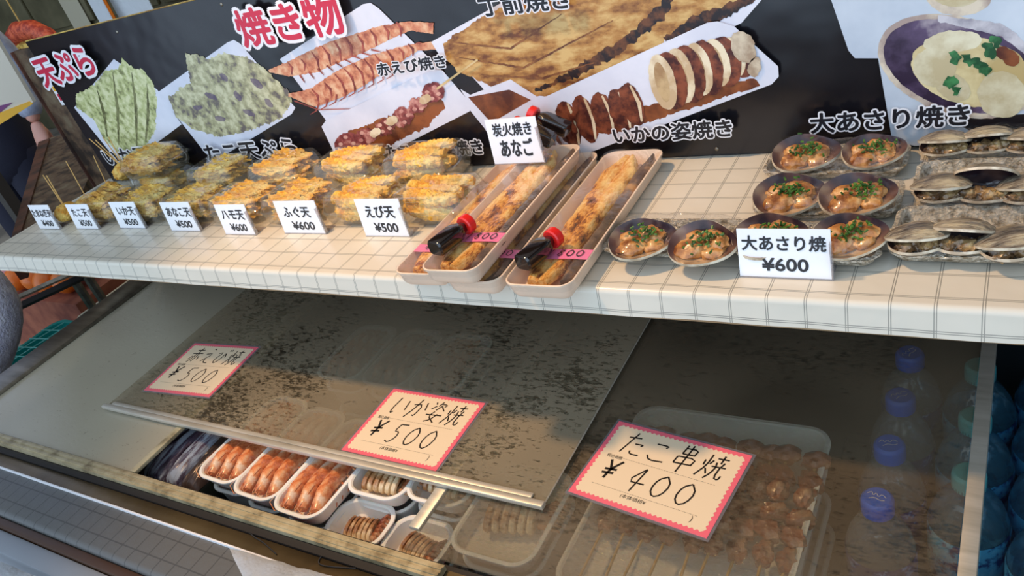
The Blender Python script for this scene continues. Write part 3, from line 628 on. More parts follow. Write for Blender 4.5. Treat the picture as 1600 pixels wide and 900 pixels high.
def piece(kind, matn, loc, rz, tilt, label, group, sc=1.0):
    key = (kind, matn, rng.randrange(3))
    if key not in PM:
        o = link('tempura_piece', piece_mesh(kind, key[2] + 1), M[matn]); PM[key] = o
    else:
        o = PM[key].copy(); COL.objects.link(o)
    o.location = loc; o.rotation_euler = (tilt, rng.uniform(-.12, .12), rz); o.scale = (sc, sc, sc)
    tag(o, label, 'tempura', group); return o
def pack(x, y, z, rz, what, kind, matn, n, where, lift=0.0):
    global protoP
    lab = 'clear plastic pack of %s tempura, %s' % (what, where)
    if protoP is None:
        protoP = pack_meshes(); t = protoP; t.location = (x, y, z); t.rotation_euler = (0, 0, rz)
        t['label'] = lab; t['category'] = 'food pack'
    else: t = dup(protoP, (x, y, z), rz, lab); t['category'] = 'food pack'
    grp = '%s tempura pieces in the pack %s' % (what, where)
    m = Matrix.Translation((x, y, z)) @ Matrix.Rotation(rz, 4, 'Z')
    for k in range(n):
        row = k % 3; lay = k // 3
        p = m @ Vector((rng.uniform(-.006, .006), (row - 1) * (0.0225 if lay == 0 else .0215) + rng.uniform(-.001, .001), 0.0165 + 0.0170 * lay))
        tag(piece(kind, matn, p, rz + rng.uniform(-.06, .06), rng.uniform(-.3, .3), 'battered %s tempura in the pack %s' % (what, where), grp, 0.92), None, None)
    return t
z0 = SZ + 0.0015
FR = [(-1.415, 'octopus', 'lump', 'tempuradark', 'behind the second card from the left'), (-1.285, 'squid', 'lump', 'tempurapale', 'behind the third card from the left'),
      (-1.155, 'pale eel', 'lump', 'tempurapale', 'behind the fourth card from the left'), (-1.03, 'golden conger', 'lump', 'tempura', 'behind the fifth card from the left'),
      (-.905, 'golden puffer', 'lump', 'tempura', 'behind the sixth card from the left'), (-.775, 'shrimp', 'shrimp', 'tempura', 'left behind the seventh card'),
      (-.648, 'shrimp', 'shrimp', 'tempura', 'in the front row against the eel trays')]
for (x, w, k, m_, wh) in FR: pack(x, 0.7235, z0, 0.02, w, k, m_, 6, wh)
BK = [(-1.34, 'dark octopus', 'lump', 'tempuradark', 'leftmost of the back row', .022), (-1.17, 'pale squid', 'lump', 'tempurapale', 'second from the left in the back row', .03), (-1.01, 'golden eel', 'lump', 'tempura', 'third from the left in the back row', .03),
      (-.86, 'red-tailed shrimp', 'shrimp', 'tempura', 'fourth from the left in the back row', .03), (-.72, 'shrimp', 'shrimp', 'tempura', 'at the right end of the back row', .03)]
for (x, w, k, m_, wh, up) in BK:
    pack(x, 0.804, z0 + (PH + 0.0222 if x < -1.3 else 0.0125), 0.02, w, k, m_, 6, wh)
# a full pack under the leftmost one, low clear riser trays under the others
pack(-1.34, 0.8065, z0, 0.0, 'golden', 'lump', 'tempurapale', 5, 'under the leftmost back-row pack')
riser = None
for i, x in enumerate((-1.17, -1.01, -.86, -.72)):
    lab = 'low clear plastic tray under the %s raised tempura pack of the back row' % ('first', 'second', 'third', 'last')[i]
    if riser is None: riser = link('riser_tray', tray_bm(.112, .072, .0115, .014, .002, .0006, .002), M['pack']); o = riser
    else: o = riser.copy(); COL.objects.link(o)
    o.location = (x, .804, z0); tag(o, lab, 'tray')

# skewered onion tempura
def onion_skewer(x, y, z, tip, label, sz=1.0):
    t = thing('onion_skewer', label, 'skewer', (x, y, z), 0)
    bm = bmesh.new(); lump(bm, Vector((0, 0, 0.016)), 0.020 * sz, 0.024 * sz, 0.0165, 0, x * 10, 0.16, 2.2, 4)
    for v in bm.verts: v.co += Vector((v.co.x, v.co.y, v.co.z - .016)).normalized() * 0.0022 * noise.noise(v.co * 260)
    link('battered_onion', bm, M['onion'], t)
    for d in tip:
        bm = bmesh.new(); tube(bm, [(d[0] * .1, d[1] * .1, .02), d], [0.0012, 0.0009], 6); link('skewer_stick', bm, M['stick'], t)
    return t
onion_skewer(-1.530, .705, z0, [(-.045, .02, .085), (-.038, .022, .083)], 'skewered onion tempura right beside the leftmost price card')
onion_skewer(-1.505, .738, z0, [(-.030, .02, .095)], 'skewered onion tempura behind the front onion skewer')
onion_skewer(-1.500, .783, z0, [(-.012, .016, .085)], 'skewered onion tempura at the back near the banner end')
onion_skewer(-1.445, .806, z0 + 0.032, [(-.060, .0, .085), (-.050, .004, .080), (-.05, .02, .078), (-.035, .022, .076)], 'skewered onion tempura with four long sticks on the upper level by the banner', 1.1)
bx = link('skewer_riser_tray', tray_bm(0.10, 0.075, 0.024, 0.014, 0.006, 0.001, 0.003), M['pack']); bx.location = (-1.462, .806, z0 - 0.0005)
tag(bx, 'low clear tray under the long onion skewers beside the banner end', 'tray')

# ------------------------------------------------------------------ grilled eel trays
def fillet_bm(L, W, H, seed, ridges=2):
    bm = bmesh.new(); nu, nv = 48, 14; rings = []
    for i in range(nu + 1):
        u = i / nu; e = min(1, 5 * u + .55, 5 * (1 - u) + .35); x = (u - .5) * L; ring = []
        ww = W * (0.86 + 0.10 * math.sin(u * 5 + seed)) * e
        for j in range(nv + 1):
            v_ = j / nv; y = (v_ - .5) * ww
            hh = H * (0.62 + 0.38 * abs(math.sin(PI * v_ * ridges)) ** .5) * min(1, 9 * v_ + .25, 9 * (1 - v_) + .25)
            hh += 0.0008 * noise.noise(Vector((x * 40, y * 60, seed))) + 0.0007 * noise.noise(Vector((x * 200, y * 200, seed)))
            ring.append(Vector((x, y + .0016 * noise.noise(Vector((x * 70, v_ * 3, seed))), max(.001, hh))))
        ring += [Vector((x, ww * .46, 0)), Vector((x, -ww * .46, 0))]; rings.append(ring)
    loft(bm, rings); return bm
def soy_bottle(loc, ang, label, rx=0.0):
    t = thing('sauce_bottle', label, 'sauce bottle', loc, ang); t.rotation_euler = (0, rx, ang)
    bm = bmesh.new(); secs = [(0, .018, .014), (.002, .0215, .0165), (.030, .022, .017), (.036, .0205, .016), (.043, .013, .012), (.047, .0095, .0095)]
    rings = []
    for x, w, h in secs:
        rings.append([Vector((x, p.x, p.y + .009)) for p in rrect(w, h * 1.05, min(w, h) * .28, 0, 4)])
    loft(bm, rings)
    link('bottle_body', bm, M['soy'], t)
    bm = bmesh.new(); rings = []
    for x, r in ((.0465, .0095), (.048, .0108), (.056, .0108), (.0575, .0095)):
        rings.append([Vector((x, r * math.cos(a) * (1 + .03 * (k % 2)), r * math.sin(a) * (1 + .03 * (k % 2)) + .009)) for k, a in enumerate(2 * PI * k / 32 for k in range(32))])
    loft(bm, rings); link('bottle_cap', bm, M['redcap'], t); return t
def eel_tray(foot, head, z, W, H, label, tagpos, price, tagtext='Y1800', matf='eel', film=True, tilt=0.0):
    """foot and head: centres of the two short ends of the tray on the shelf plane"""
    a, b = Vector(foot), Vector(head); L = (b - a).length; ang = math.atan2(b.y - a.y, b.x - a.x); c = (a + b) / 2
    t = thing('eel_tray', label, 'food tray', (c.x, c.y, z), ang); t.rotation_euler = (0, tilt, ang)
    link('tray', tray_bm(L, W, H, 0.014, 0.006, 0.0012, 0.0016), M['eeltray'], t)
    m = Matrix.Translation((c.x, c.y, z)) @ Matrix.Rotation(ang, 4, 'Z') @ Matrix.Rotation(tilt, 4, 'Y')
    for k, (oy, w, mt) in enumerate(((0.0045, 0.050, matf), (-0.0265, 0.0150, 'eelskin'))):
        f = link('grilled_eel', fillet_bm(L * .93, w, 0.0095, k + k_alt[0] * 3.1, 2 if k == 0 else 1), M[mt]); f.matrix_world = m @ Matrix.Translation((0.001, oy, H * .50))
        tag(f, '%s grilled eel fillet in the %s' % ('left-hand' if k == 0 else 'right-hand', price), 'eel fillet')
    k_alt[0] += 1
    # pink tag across the tray near its foot
    bm = bmesh.new(); x0, x1 = tagpos
    g_ = [[bm.verts.new((x, -W / 2 * 1.02 + W * 1.0 * j / 6, H + 0.0009 + 0.0006 * math.sin(j))) for j in range(7)] for x in (x0, x1)]
    for j in range(6): bm.faces.new((g_[0][j], g_[1][j], g_[1][j + 1], g_[0][j + 1]))
    tg = link('price_tag', bm, M['pinktag'], t, False)
    bm = bmesh.new(); n = len(tagtext); hh = (x1 - x0) * .7
    for i, ch in enumerate(tagtext):
        for st in HW[ch]: stroke(bm, st, .12, lambda p, i=i: (x0 + (x1 - x0) * .2 + p[1] * hh, W * .30 - (i * .15 + p[0] * .13) * W, H + 0.0022))
    link('handwriting', bm, M['handink'], tg, False)
    if film:
        bm = bmesh.new(); loft(bm, [rrect(L + .002, W + .002, .014, H * .6), rrect(L + .004, W + .004, .015, H + .0004)], False, False)
        bm2 = [bm.verts.new(p) for p in rrect(L + .002, W + .002, .014, H + .0028)]; bm.faces.new(bm2)
        link('cling_film', bm, M['film'], t)
    return t, m
k_alt = [0]
TW = 0.070; TH = 0.020
# lower left, lower middle, upper left, upper right
def ctr(a, b, z): return (P(*a, z) + P(*b, z)) / 2
zt = SZ + 0.002
ZT2 = zt + TH + 0.0035
eel_tray((-.568, .556), (-.575, .838), zt, TW, TH, 'long foam tray of grilled eel, bottom left one of the eel trays', (-.098, -.082), 'lowest left eel tray', 'Y1800')
eel_tray((-.492, .547), (-.500, .838), zt, TW, TH, 'long foam tray of grilled eel half hidden between the two upper trays', (-.103, -.087), 'half hidden middle eel tray', 'Y1800')
tB, mB = eel_tray((-.503, .532), (-.508, .815), ZT2, TW, TH, 'long foam tray of grilled eel stacked upper left, under the white sign card', (-.088, -.070), 'upper left eel tray', 'Y1800')
tD, mD = eel_tray((-.410, .546), (-.414, .838), zt, TW + .006, TH, 'long foam tray of grilled eel at the right, beside the bare cloth', (-.100, -.082), 'rightmost eel tray', 'Y1800')
soy_bottle(mB @ Vector((-.122, .022, TH + .004)), math.radians(78), 'black sauce bottle with red cap lying on the upper left eel tray')
soy_bottle(mD @ Vector((-.128, .020, TH + .004)), math.radians(76), 'black sauce bottle with red cap lying on the rightmost eel tray')
soy_bottle((-.497, .826, 1.103), math.radians(177), 'sauce bottle at the back behind the sign card, its red cap further right', -.47)
soy_bottle((-.505, .797, 1.103), math.radians(177), 'sauce bottle at the back behind the sign card, its red cap further left', -.47)
# sign card on the eel
A = PY(779, 274, .762); B = PY(856, 270, .762)
stand_card([('炭火焼き', .12, .88, .62, .90), ('あなご', .20, .84, .16, .54)], A.x, .762, (B - A).length, .058, 'white card with two lines of characters standing on the eel trays', lean=0.12, z=ZT2 + TH + .003)

# ------------------------------------------------------------------ grilled clams on foil trays
def shell_bm(a, b, d, seed, thick=0.0030):
    """half shell opening up: long axis a, short axis b, depth d, umbo at +y, with growth ridges"""
    bm = bmesh.new(); nr, na = 14, 40; rin, rout = [], []
    def outline(t):
        r = 1 + 0.05 * math.cos(3 * t) + .03 * math.sin(t + seed); return Vector((a * math.cos(t) * r, b * math.sin(t) * (1.0 if math.sin(t) < 0 else .9 + .12 * abs(math.sin(t)) ** 6) * r, 0))
    for s_, off in (('o', 0), ('i', thick)):
        rings = []
        for k in range(nr + 1):
            u = k / nr; ring = []
            for j in range(na):
                t = 2 * PI * j / na; p = outline(t) * u; z = -d * (1 - u ** 2.4) + off
                if s_ == 'o': z -= 0.0006 * math.sin(u * 60) * u
                ring.append(Vector((p.x + 0.0, p.y + (1 - u) * b * .3, z)))
            rings.append(ring)
        (rout if s_ == 'o' else rin).extend(rings)
    vo = [[bm.verts.new(p) for p in r] for r in rout[1:]]; vi = [[bm.verts.new(p * (1 - .03 * (k / nr))) for p in r] for k, r in enumerate(rin[1:])]
    for vr, mi in ((vo, 0), (vi, 1)):
        for r0, r1 in zip(vr[:-1], vr[1:]):
            for j in range(na):
                f = bm.faces.new((r0[j], r0[(j + 1) % na], r1[(j + 1) % na], r1[j])); f.material_index = mi
        f = bm.faces.new(vr[0]); f.material_index = mi
    for j in range(na): bm.faces.new((vo[-1][j], vo[-1][(j + 1) % na], vi[-1][(j + 1) % na], vi[-1][j])).material_index = 2
    return bm
def clam(loc, rz, tilt, label, seed, s_=1.0, mats=('shellout', 'shellin'), meat='meat', green=True, roll=0.0):
    t = thing('grilled_clam', label, 'clam', loc, rz); t.rotation_euler = (tilt, roll, rz); t.scale = (s_, s_, s_)
    link('shell', shell_bm(.0345, .0265, .013, seed), [M[mats[0]], M[mats[1]], M['shellrim']], t)
    r = random.Random(seed * 13 + 1)
    bm = bmesh.new(); lump(bm, Vector((-.010, -.006, -.003)), .015, .011, .0075, .3, seed, .25, 2, 3)
    lump(bm, Vector((.010, .006, -.004)), .016, .012, .007, -.4, seed + 3, .3, 2, 3); lump(bm, Vector((.012, -.008, -.004)), .010, .008, .006, 0, seed + 5, .3, 2, 3)
    lump(bm, Vector((-.008, .010, -.005)), .012, .008, .006, 0, seed + 8, .3, 2, 3)
    link('clam_meat', bm, M[meat], t)
    if green:
        bm = bmesh.new()
        for k in range(46):
            x, y = r.gauss(.004, .008), r.gauss(.003, .006); z = .0035 + r.uniform(0, .003); a = r.uniform(0, PI); l = r.uniform(.001, .0022)
            tube(bm, [(x - l * math.cos(a), y - l * math.sin(a), z), (x + l * math.cos(a), y + l * math.sin(a), z + r.uniform(-.001, .001))], [.0011, .0011], 6)
        o = link('chopped_scallion', bm, M['scallion'], t); o['kind'] = 'stuff'
    return t
def foil_tray(cx, cy, z, L, W, H, label, rz=0.0):
    t = thing('foil_tray', label, 'food tray', (cx, cy, z), rz)
    bm = tray_bm(L, W, H, 0.012, 0.006, 0.001, 0.004, 8)
    bmesh.ops.subdivide_edges(bm, edges=[e for e in bm.edges if e.calc_length() > .012], cuts=6, use_grid_fill=True)
    for v in bm.verts: v.co += Vector((noise.noise(v.co * 160), noise.noise(v.co * 160 + Vector((5, 0, 0))), noise.noise(v.co * 150 + Vector((0, 7, 0))))) * .0011
    link('tray', bm, M['foil'], t)
    bm = bmesh.new(); n = 36; m_ = 24; hh = H + .012
    gg = [[None] * (m_ + 1) for _ in range(n + 1)]
    for i in range(n + 1):
        for j in range(m_ + 1):
            x, y = (i / n - .5) * (L + .004), (j / m_ - .5) * (W + .004); e = min(1, 6 * min(i / n, 1 - i / n)) * min(1, 6 * min(j / m_, 1 - j / m_))
            gg[i][j] = bm.verts.new((x, y, H + .0015 + .012 * e ** .6 + .0025 * noise.noise(Vector((x * 70, y * 70, cx * 9))) * e))
    for i in range(n):
        for j in range(m_): bm.faces.new((gg[i][j], gg[i + 1][j], gg[i + 1][j + 1], gg[i][j + 1]))
    link('cling_film', bm, M['foilfilm'], t)
    return t
CZ = SZ + .002
def clam_at(px, py, z, rz, tilt, label, seed, **k):
    p = P(px, py, z); return clam((p.x, p.y, z), rz, tilt, label, seed, **k)
# four trays of the left clam group
def tray_from(pl, pr, depth, z, label):
    A, B = P(*pl, z), P(*pr, z); return foil_tray((A.x + B.x) / 2, min(A.y, B.y) + depth / 2 + .004, z - .0005, (B - A).length - .006, depth, .012, label)
T = [tray_from((942, 404), (1144, 414), .0585, CZ, 'foil tray of two grilled clams in front, left of the white 600 yen card'),
     tray_from((1150, 416), (1372, 426), .0585, CZ, 'foil tray of grilled clams right behind the white 600 yen card'),
     tray_from((1176, 346), (1402, 350), .0585, CZ, 'foil tray of two grilled clams in the middle row, behind the card'),
     tray_from((1194, 281), (1412, 283), .0585, CZ, 'foil tray of two grilled clams at the back below the banner')]
zc = CZ + .017
for (px, py, rz, ti, lab, sd, sc) in ((1000, 372, .35, .10, 'grilled clam with scallions, leftmost of all the clams', 1, 1.02), (1095, 378, -.1, .15, 'grilled clam in the left front foil tray, right one of the pair', 2, 1.02),
        (1200, 366, .2, .12, 'grilled clam mostly hidden behind the 600 yen card', 3, 1.02), (1326, 366, .3, .15, 'grilled clam just right of the 600 yen card', 4, .96),
        (1232, 302, .3, .15, 'grilled clam in the middle row, left one of the pair', 5, 1.04), (1338, 303, .25, .1, 'grilled clam in the middle row, right one of the pair', 6, 1.04),
        (1256, 238, .2, .12, 'grilled clam in the back row below the banner, left one', 7, 1.04), (1362, 234, .35, .12, 'grilled clam in the back row below the banner, right one', 8, .92)):
    clam_at(px, py + 3, zc + .0075, rz, ti + .22, lab, sd, s_=sc)
# right group: wrapped grey shells
R3 = [tray_from((1388, 408), (1650, 424), .078, CZ, 'foil tray of wrapped grey shellfish in front at the right edge'),
      tray_from((1424, 322), (1660, 326), .070, CZ, 'foil tray of wrapped grey shellfish in the middle of the right group'),
      tray_from((1438, 248), (1660, 250), .062, CZ, 'foil tray of wrapped grey shellfish at the back of the right group')]
def oyster(px, py, z, rz, label, seed, sc=1.0, open_=1.0):
    p = P(px, py, z); t = thing('grilled_shellfish', label, 'shellfish', (p.x, p.y, z), rz); t.scale = (sc, sc, sc)
    link('lower_shell', shell_bm(.030, .024, .012, seed), [M['greyshell'], M['shellin'], M['shellrim']], t)
    bm = shell_bm(.030, .024, .011, seed + 2)
    rot = Matrix.Translation((0, .020, .004)) @ Matrix.Rotation(math.radians(-148 + 22 * open_), 4, 'X') @ Matrix.Translation((0, -.020, 0))
    rot = Matrix.Translation((0, .021, .002)) @ Matrix.Rotation(-open_ * .55, 4, 'X') @ Matrix.Translation((0, -.021, 0)) @ Matrix.Rotation(PI, 4, 'Y')
    for v in bm.verts: v.co = rot @ v.co
    link('upper_shell', bm, [M['greyshell'], M['shellin'], M['shellrim']], t)
    bm = bmesh.new()
    for k in range(4): lump(bm, Vector((-.014 + .010 * k, -.010 + .004 * (k % 2), .002)), .009, .009, .007, k, seed + k, .4, 2.4, 3)
    link('shellfish_meat', bm, M['meatdark'], t); return t
for (px, py, rz, lab, sd, sc, op) in ((1436, 378, .2, 'grey shellfish in the front right tray, left one', 11, .86, .6), (1508, 378, -.1, 'grey shellfish in the front right tray, second from its left', 12, .86, 1.0), (1584, 386, .3, 'grey shellfish in the front right tray at the picture edge', 13, .9, .5),
        (1472, 300, .1, 'grey shellfish in the middle right tray, left one', 14, .86, .6), (1540, 300, -.1, 'wide open shellfish in the middle of the right group', 15, .86, 1.5), (1608, 300, .2, 'grey shellfish of the middle right tray cut by the picture edge', 16, .86, .6),
        (1478, 230, .0, 'grey shellfish in the back right tray, left one', 17, .82, .7), (1546, 226, .1, 'grey shellfish in the back right tray, middle one', 18, .82, .9), (1612, 226, -.1, 'grey shellfish of the back right tray cut by the picture edge', 19, .82, .7)):
    oyster(px, py, zc - .001, rz, lab, sd, sc, op)

# ------------------------------------------------------------------ freezer
GZ = 0.85; FX0, FX1 = -1.60, 0.46; FY0, FY1 = 0.335, 0.895; FB = 0.60
fz = thing('chest_freezer', 'long steel chest freezer with sliding glass lids below the shelf', 'freezer', (0, 0, 0))
bm = bmesh.new()
add_box(bm, FX0, FX1, FY0 + .006, FY0 + .016, 0.02, GZ - .012); add_box(bm, FX0, FX1, FY1 - .03, FY1, 0.02, GZ - .012)
add_box(bm, FX0, FX0 + .035, FY0 + .016, FY1 - .03, 0.02, GZ - .012); add_box(bm, FX1 - .008, FX1, FY0 + .016, FY1 - .03, 0.02, GZ - .012)
link('freezer_body', bm, M['bodysteel'], fz, False)
link('freezer_liner', box(FX0 + .035, -.140, FY0 + .016, FY1 - .03, FB - .02, FB), M['liner'], fz, False)
link('blue_liner', box(-.140, FX1 - .008, FY0 + .016, FY1 - .03, FB - .02, FB + .018), pbr('blueliner', S((24, 60, 120)), .4), fz, False)
link('side_frame', box(-1.62, -1.553, FY0, FY1, GZ - .012, GZ + .004, .002), M['steel'], fz)
link('side_frame', box(-.033, -.019, FY0, FY1, GZ - .012, GZ + .006, .0015), M['aluminium'], fz)
link('back_frame', box(-1.553, -.033, FY1 - .03, FY1, GZ - .012, GZ + .004, .002), M['steel'], fz)
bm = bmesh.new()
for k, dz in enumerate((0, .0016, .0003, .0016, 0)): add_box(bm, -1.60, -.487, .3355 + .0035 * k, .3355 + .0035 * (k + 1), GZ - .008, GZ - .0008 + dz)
link('front_rail', bm, M['goldcastaluminium'], fz, False)
bm = bmesh.new(); add_box(bm, -1.60, .46, .3255, .3345, GZ - .02, GZ - .008); add_box(bm, -1.553, .46, .353, .3585, GZ - .018, GZ - .009)
link('rail_groove', bm, M['darkgap'], fz, False)
link('inner_ledge', box(-.487, -.033, .3345, .353, GZ - .014, GZ - .009), M['brownsteel'], fz, False)
# ledge in front
lg = thing('front_ledge', 'stained metal and grey tile-patterned ledge along the front of the freezer', 'ledge', (0, 0, 0))
link('metal_strip', box(-1.62, .0, .3035, .325, GZ - .03, GZ - .011, .001), M['brownsteel'], lg)
link('edge_trim', box(-1.62, .0, .3005, .3030, GZ - .03, GZ - .006, .0006), M['white'], lg)
bm = bmesh.new(); uvl = bm.loops.layers.uv.new('UVMap')
ring = [(.3005, GZ - .010), (.246, GZ - .010), (.241, GZ - .012), (.238, GZ - .017), (.2375, GZ - .06), (.3005, GZ - .06)]
vv = [[bm.verts.new((x, y, z)) for y, z in ring] for x in (-1.62, 0.0)]; ac = [0, .0545, .060, .066, .11, .17, .2]
for j in range(6):
    f = bm.faces.new((vv[0][j], vv[1][j], vv[1][(j + 1) % 6], vv[0][(j + 1) % 6]))
    for l, q in zip(f.loops, ((-1.62, ac[j]), (0, ac[j]), (0, ac[j + 1]), (-1.62, ac[j + 1]))): l[uvl].uv = q
bm.faces.new(vv[0]); bm.faces.new(vv[1][::-1]); link('vinyl_cover', bm, M['vinyl'], lg)
link('wood_trim', box(-1.62, .0, .224, .237, GZ - .06, GZ - .016, .002), pbr('browntrim', S((72, 48, 32)), .4), lg)
link('apron', box(-1.62, .0, .195, .2235, GZ - .2, GZ - .020, .004), pbr('applebluegrey', S((150, 156, 164)), .45), lg)
for x in (-1.55, -.1): link('leg', box(x, x + .04, .24, .28, 0, GZ - .06), M['bodysteel'], lg, False)
# string loops on the ledge
def string(pts, label, r=.0009):
    bm = bmesh.new(); q = [P(x, y, GZ - .0095) for x, y in pts]; s2 = []
    for i in range(len(q) - 1):
        for k in range(6):
            t = k / 6; p0 = q[max(i - 1, 0)]; p1 = q[i]; p2 = q[i + 1]; p3 = q[min(i + 2, len(q) - 1)]
            s2.append(.5 * ((2 * p1) + (-p0 + p2) * t + (2 * p0 - 5 * p1 + 4 * p2 - p3) * t * t + (-p0 + 3 * p1 - 3 * p2 + p3) * t ** 3))
    s2.append(q[-1])
    tube(bm, s2, r, 6); return tag(link('dark_string', bm, M['ink']), label, 'string')
STR = M['ink']
string([(346, 802), (372, 812), (394, 836), (412, 848), (432, 866)], 'thin dark string curling on the metal ledge left of the white bag', .0007)
string([(556, 888), (508, 884), (498, 876), (512, 862), (530, 862), (548, 874), (566, 876), (584, 876), (610, 890)], 'looped dark string on the metal ledge near the end of the front rail', .0007)

# glass lids
def lid(name, x0, x1, y0, y1, z, mat, label):
    t = link(name, box(x0, x1, y0, y1, z, z + .003), mat, fz, False); t['label'] = label; return t
L1 = lid('sliding_lid', -1.552, -1.046, .3545, .865, GZ - .006, M['fog_left'], 'fully fogged sliding glass lid at the left end of the freezer')
link('lid_frame', box(-1.050, -1.038, .3545, .865, GZ - .007, GZ - .001, .001), M['goldcastaluminium'], L1)
L3 = lid('sliding_lid', -.548, -.034, .36, .865, GZ - .006, M['fog_right'], 'fogged sliding glass lid over the octopus pack and bottles at the right')
link('lid_frame', box(-.560, -.545, .386, .865, GZ - .007, GZ - .0015, .001), M['aluminium'], L3)
L2 = lid('sliding_lid', -1.236, -.4165, .452, .865, GZ + .0015, M['fog_mid'], 'loose middle glass pane speckled with droplets, edged in front by an aluminium strip')
link('front_strip', box(-1.243, -.4145, .4435, .452, GZ + .0008, GZ + .0075, .0012), M['aluminium'], L2)
link('strip_cap', box(-1.225, -.432, .452, .4590, GZ + .0045, GZ + .0075, .0008), M['aluminium'], L2)
bm = bmesh.new(); tube(bm, [(-.4165, .452, GZ + .003), (-.4165, .865, GZ + .003)], .0011, 6); link('ground_edge', bm, M['aluminium'], L2)

# pink handwritten cards on the glass
def pop_card(c, text, price, label, z):
    """c: photo corners bl, br, tr, tl"""
    bl, br, tr, tl = [P(x, y, z) for x, y in c]; o = (bl + br + tr + tl) / 4
    ux = ((br - bl) + (tr - tl)).normalized(); w = ((br - bl).length + (tr - tl).length) / 2; h = ((tl - bl).length + (tr - br).length) / 2
    a = math.atan2(ux.y, ux.x); t = thing('handwritten_card', label, 'price card', (o.x, o.y, z), a)
    link('card', box(-w / 2, w / 2, -h / 2, h / 2, 0, .0006), M['pinkcard'], t, False)
    link('laminate', box(-w / 2 - .003, w / 2 + .003, -h / 2 - .003, h / 2 + .003, -.0002, .0001), M['acrylic'], t, False)
    bm = bmesh.new(); b = .0065; x0, x1, y0, y1 = -w / 2 + b, w / 2 - b, -h / 2 + b, h / 2 - b; pts = []
    def zig(p, q, n):
        p, q = Vector(p), Vector(q); d = (q - p); nn = Vector((d.y, -d.x)).normalized()
        for k in range(n): pts.append(p + d * (k / n)); pts.append(p + d * ((k + .5) / n) + nn * .0022)
    nx, ny = 26, 17
    zig((x0, y0), (x1, y0), nx); zig((x1, y0), (x1, y1), ny); zig((x1, y1), (x0, y1), nx); zig((x0, y1), (x0, y0), ny)
    bm.faces.new([bm.verts.new((p.x, p.y, .0008)) for p in pts]); link('cream_field', bm, M['creamcard'], t, False)
    bm = bmesh.new(); W, H = x1 - x0, y1 - y0; zz = .0010
    def S_(st, cx, cy, sw, sh, wd, sl=.0): stroke(bm, [(x0 + cx + p[0] * sw + p[1] * sl, y0 + cy + p[1] * sh) for p in st], wd, lambda p: (p[0], p[1], zz))
    n = len(text); cw = W * .84 / n
    for i, ch in enumerate(text):
        for st in HW[ch]: S_(st, W * .10 + cw * i, H * .60, cw * .86, H * .36, .0019, .003)
    for st in HW['Y']: S_(st, W * .08, H * .24, W * .13, H * .28, .0030, .002)
    for i, ch in enumerate(price):
        for st in HW[ch]: S_(st, W * .30 + i * W * .19, H * .18, W * .15, H * .33, .0019, .003)
    for yy in (H * .56, H * .14):
        k = 0
        while k < 40:
            stroke(bm, [(x0 + W * (.08 + .021 * k), y0 + yy), (x0 + W * (.08 + .021 * k + .015), y0 + yy)], .0003, lambda p: (p[0], p[1], zz)); k += 1
    link('handwriting', bm, M['handink'], t, False)
    ux3, uy3 = Vector((1, 0, 0)), Vector((0, 1, 0))
    text_on('small_print', '税込価格', M['handink'], t, Vector((x0 + W * .05, y0 + H * .53, 0)), ux3, uy3, W * .13, H * .05, zz, 0.0)
    text_on('small_print', '(本体価格¥', M['handink'], t, Vector((x0 + W * .34, y0 + H * .06, 0)), ux3, uy3, W * .20, H * .06, zz, 0.0)
    text_on('small_print', ')', M['handink'], t, Vector((x0 + W * .88, y0 + H * .04, 0)), ux3, uy3, W * .015, H * .09, zz, 0.0)
    return t
pop_card([(232, 610), (335, 621), (397, 543), (298, 537)], '赤えび焼', '500', 'smallest-looking pink-edged handwritten card, leftmost on the glass, reading 500', GZ + .0048)
pop_card([(543, 703), (690, 740), (750, 628), (607, 608)], 'いか姿焼', '500', 'pink-edged handwritten 500 yen card in the middle, above the aluminium strip', GZ + .0048)
pop_card([(898, 770), (1105, 843), (1175, 712), (958, 657)], 'たこ串焼', '400', 'pink-edged handwritten 400 yen card over the octopus skewers', GZ - .0028)

# ------------------------------------------------------------------ food inside the freezer
IZ = GZ - 0.055        # rim level of the food trays under the glass
def foam_tray(cx, cy, z, L, W, H, label, rz=0.0, mat='foam', film=True, group=None):
    t = thing('foam_tray', label, 'food tray', (cx, cy, z), rz, group); link('tray', tray_bm(L, W, H, .022, .009, .0022, .004, 7), M[mat], t)
    if film:
        bm = bmesh.new(); bm.faces.new([bm.verts.new(p) for p in rrect(L, W, .022, H + .001, 6)]); link('cling_film', bm, M['film'], t)
    return t
def shrimp_obj(label, group=None):
    t = thing('red_shrimp', label, 'shrimp', (0, 0, 0), 0, group); n = 16; pts, rad = [], []
    for k in range(n):
        u = k / (n - 1); pts.append((-.055 + .11 * u, .013 * math.sin(PI * u) , .0 + .003 * math.sin(u * 9))); rad.append(.0030 + .0066 * math.sin(PI * min(1, .2 + u * .72)) + (.0008 if k % 2 else 0))
    bm = bmesh.new(); tube(bm, pts, rad, 12); link('body', bm, M['shrimp'], t)
    bm = bmesh.new()
    for s_ in (-1, 1): tube(bm, [(.052, .002, 0), (.060, .002 + s_ * .004, .001), (.070, .002 + s_ * .008, 0)], [.002, .004, .001], 6)
    link('tail', bm, M['shrimp'], t)
    bm = bmesh.new()
    for k in range(8): tube(bm, [(-.035 + .010 * k, -.002, -.002), (-.037 + .010 * k, -.013, -.004), (-.043 + .010 * k, -.019, -.003)], [.0012, .0009, .0005], 5)
    link('legs', bm, M['shrimp'], t)
    bm = bmesh.new()
    for s_ in (-1, 1): tube(bm, [(-.054, s_ * .002, .002), (-.066, s_ * .006, .006), (-.060, .012 + s_ * .010, .008), (-.03, .018 + s_ * .004, .009)], [.0007, .0006, .0005, .0004], 5)
    link('antennae', bm, M['shrimp'], t); return t
proto_s = None
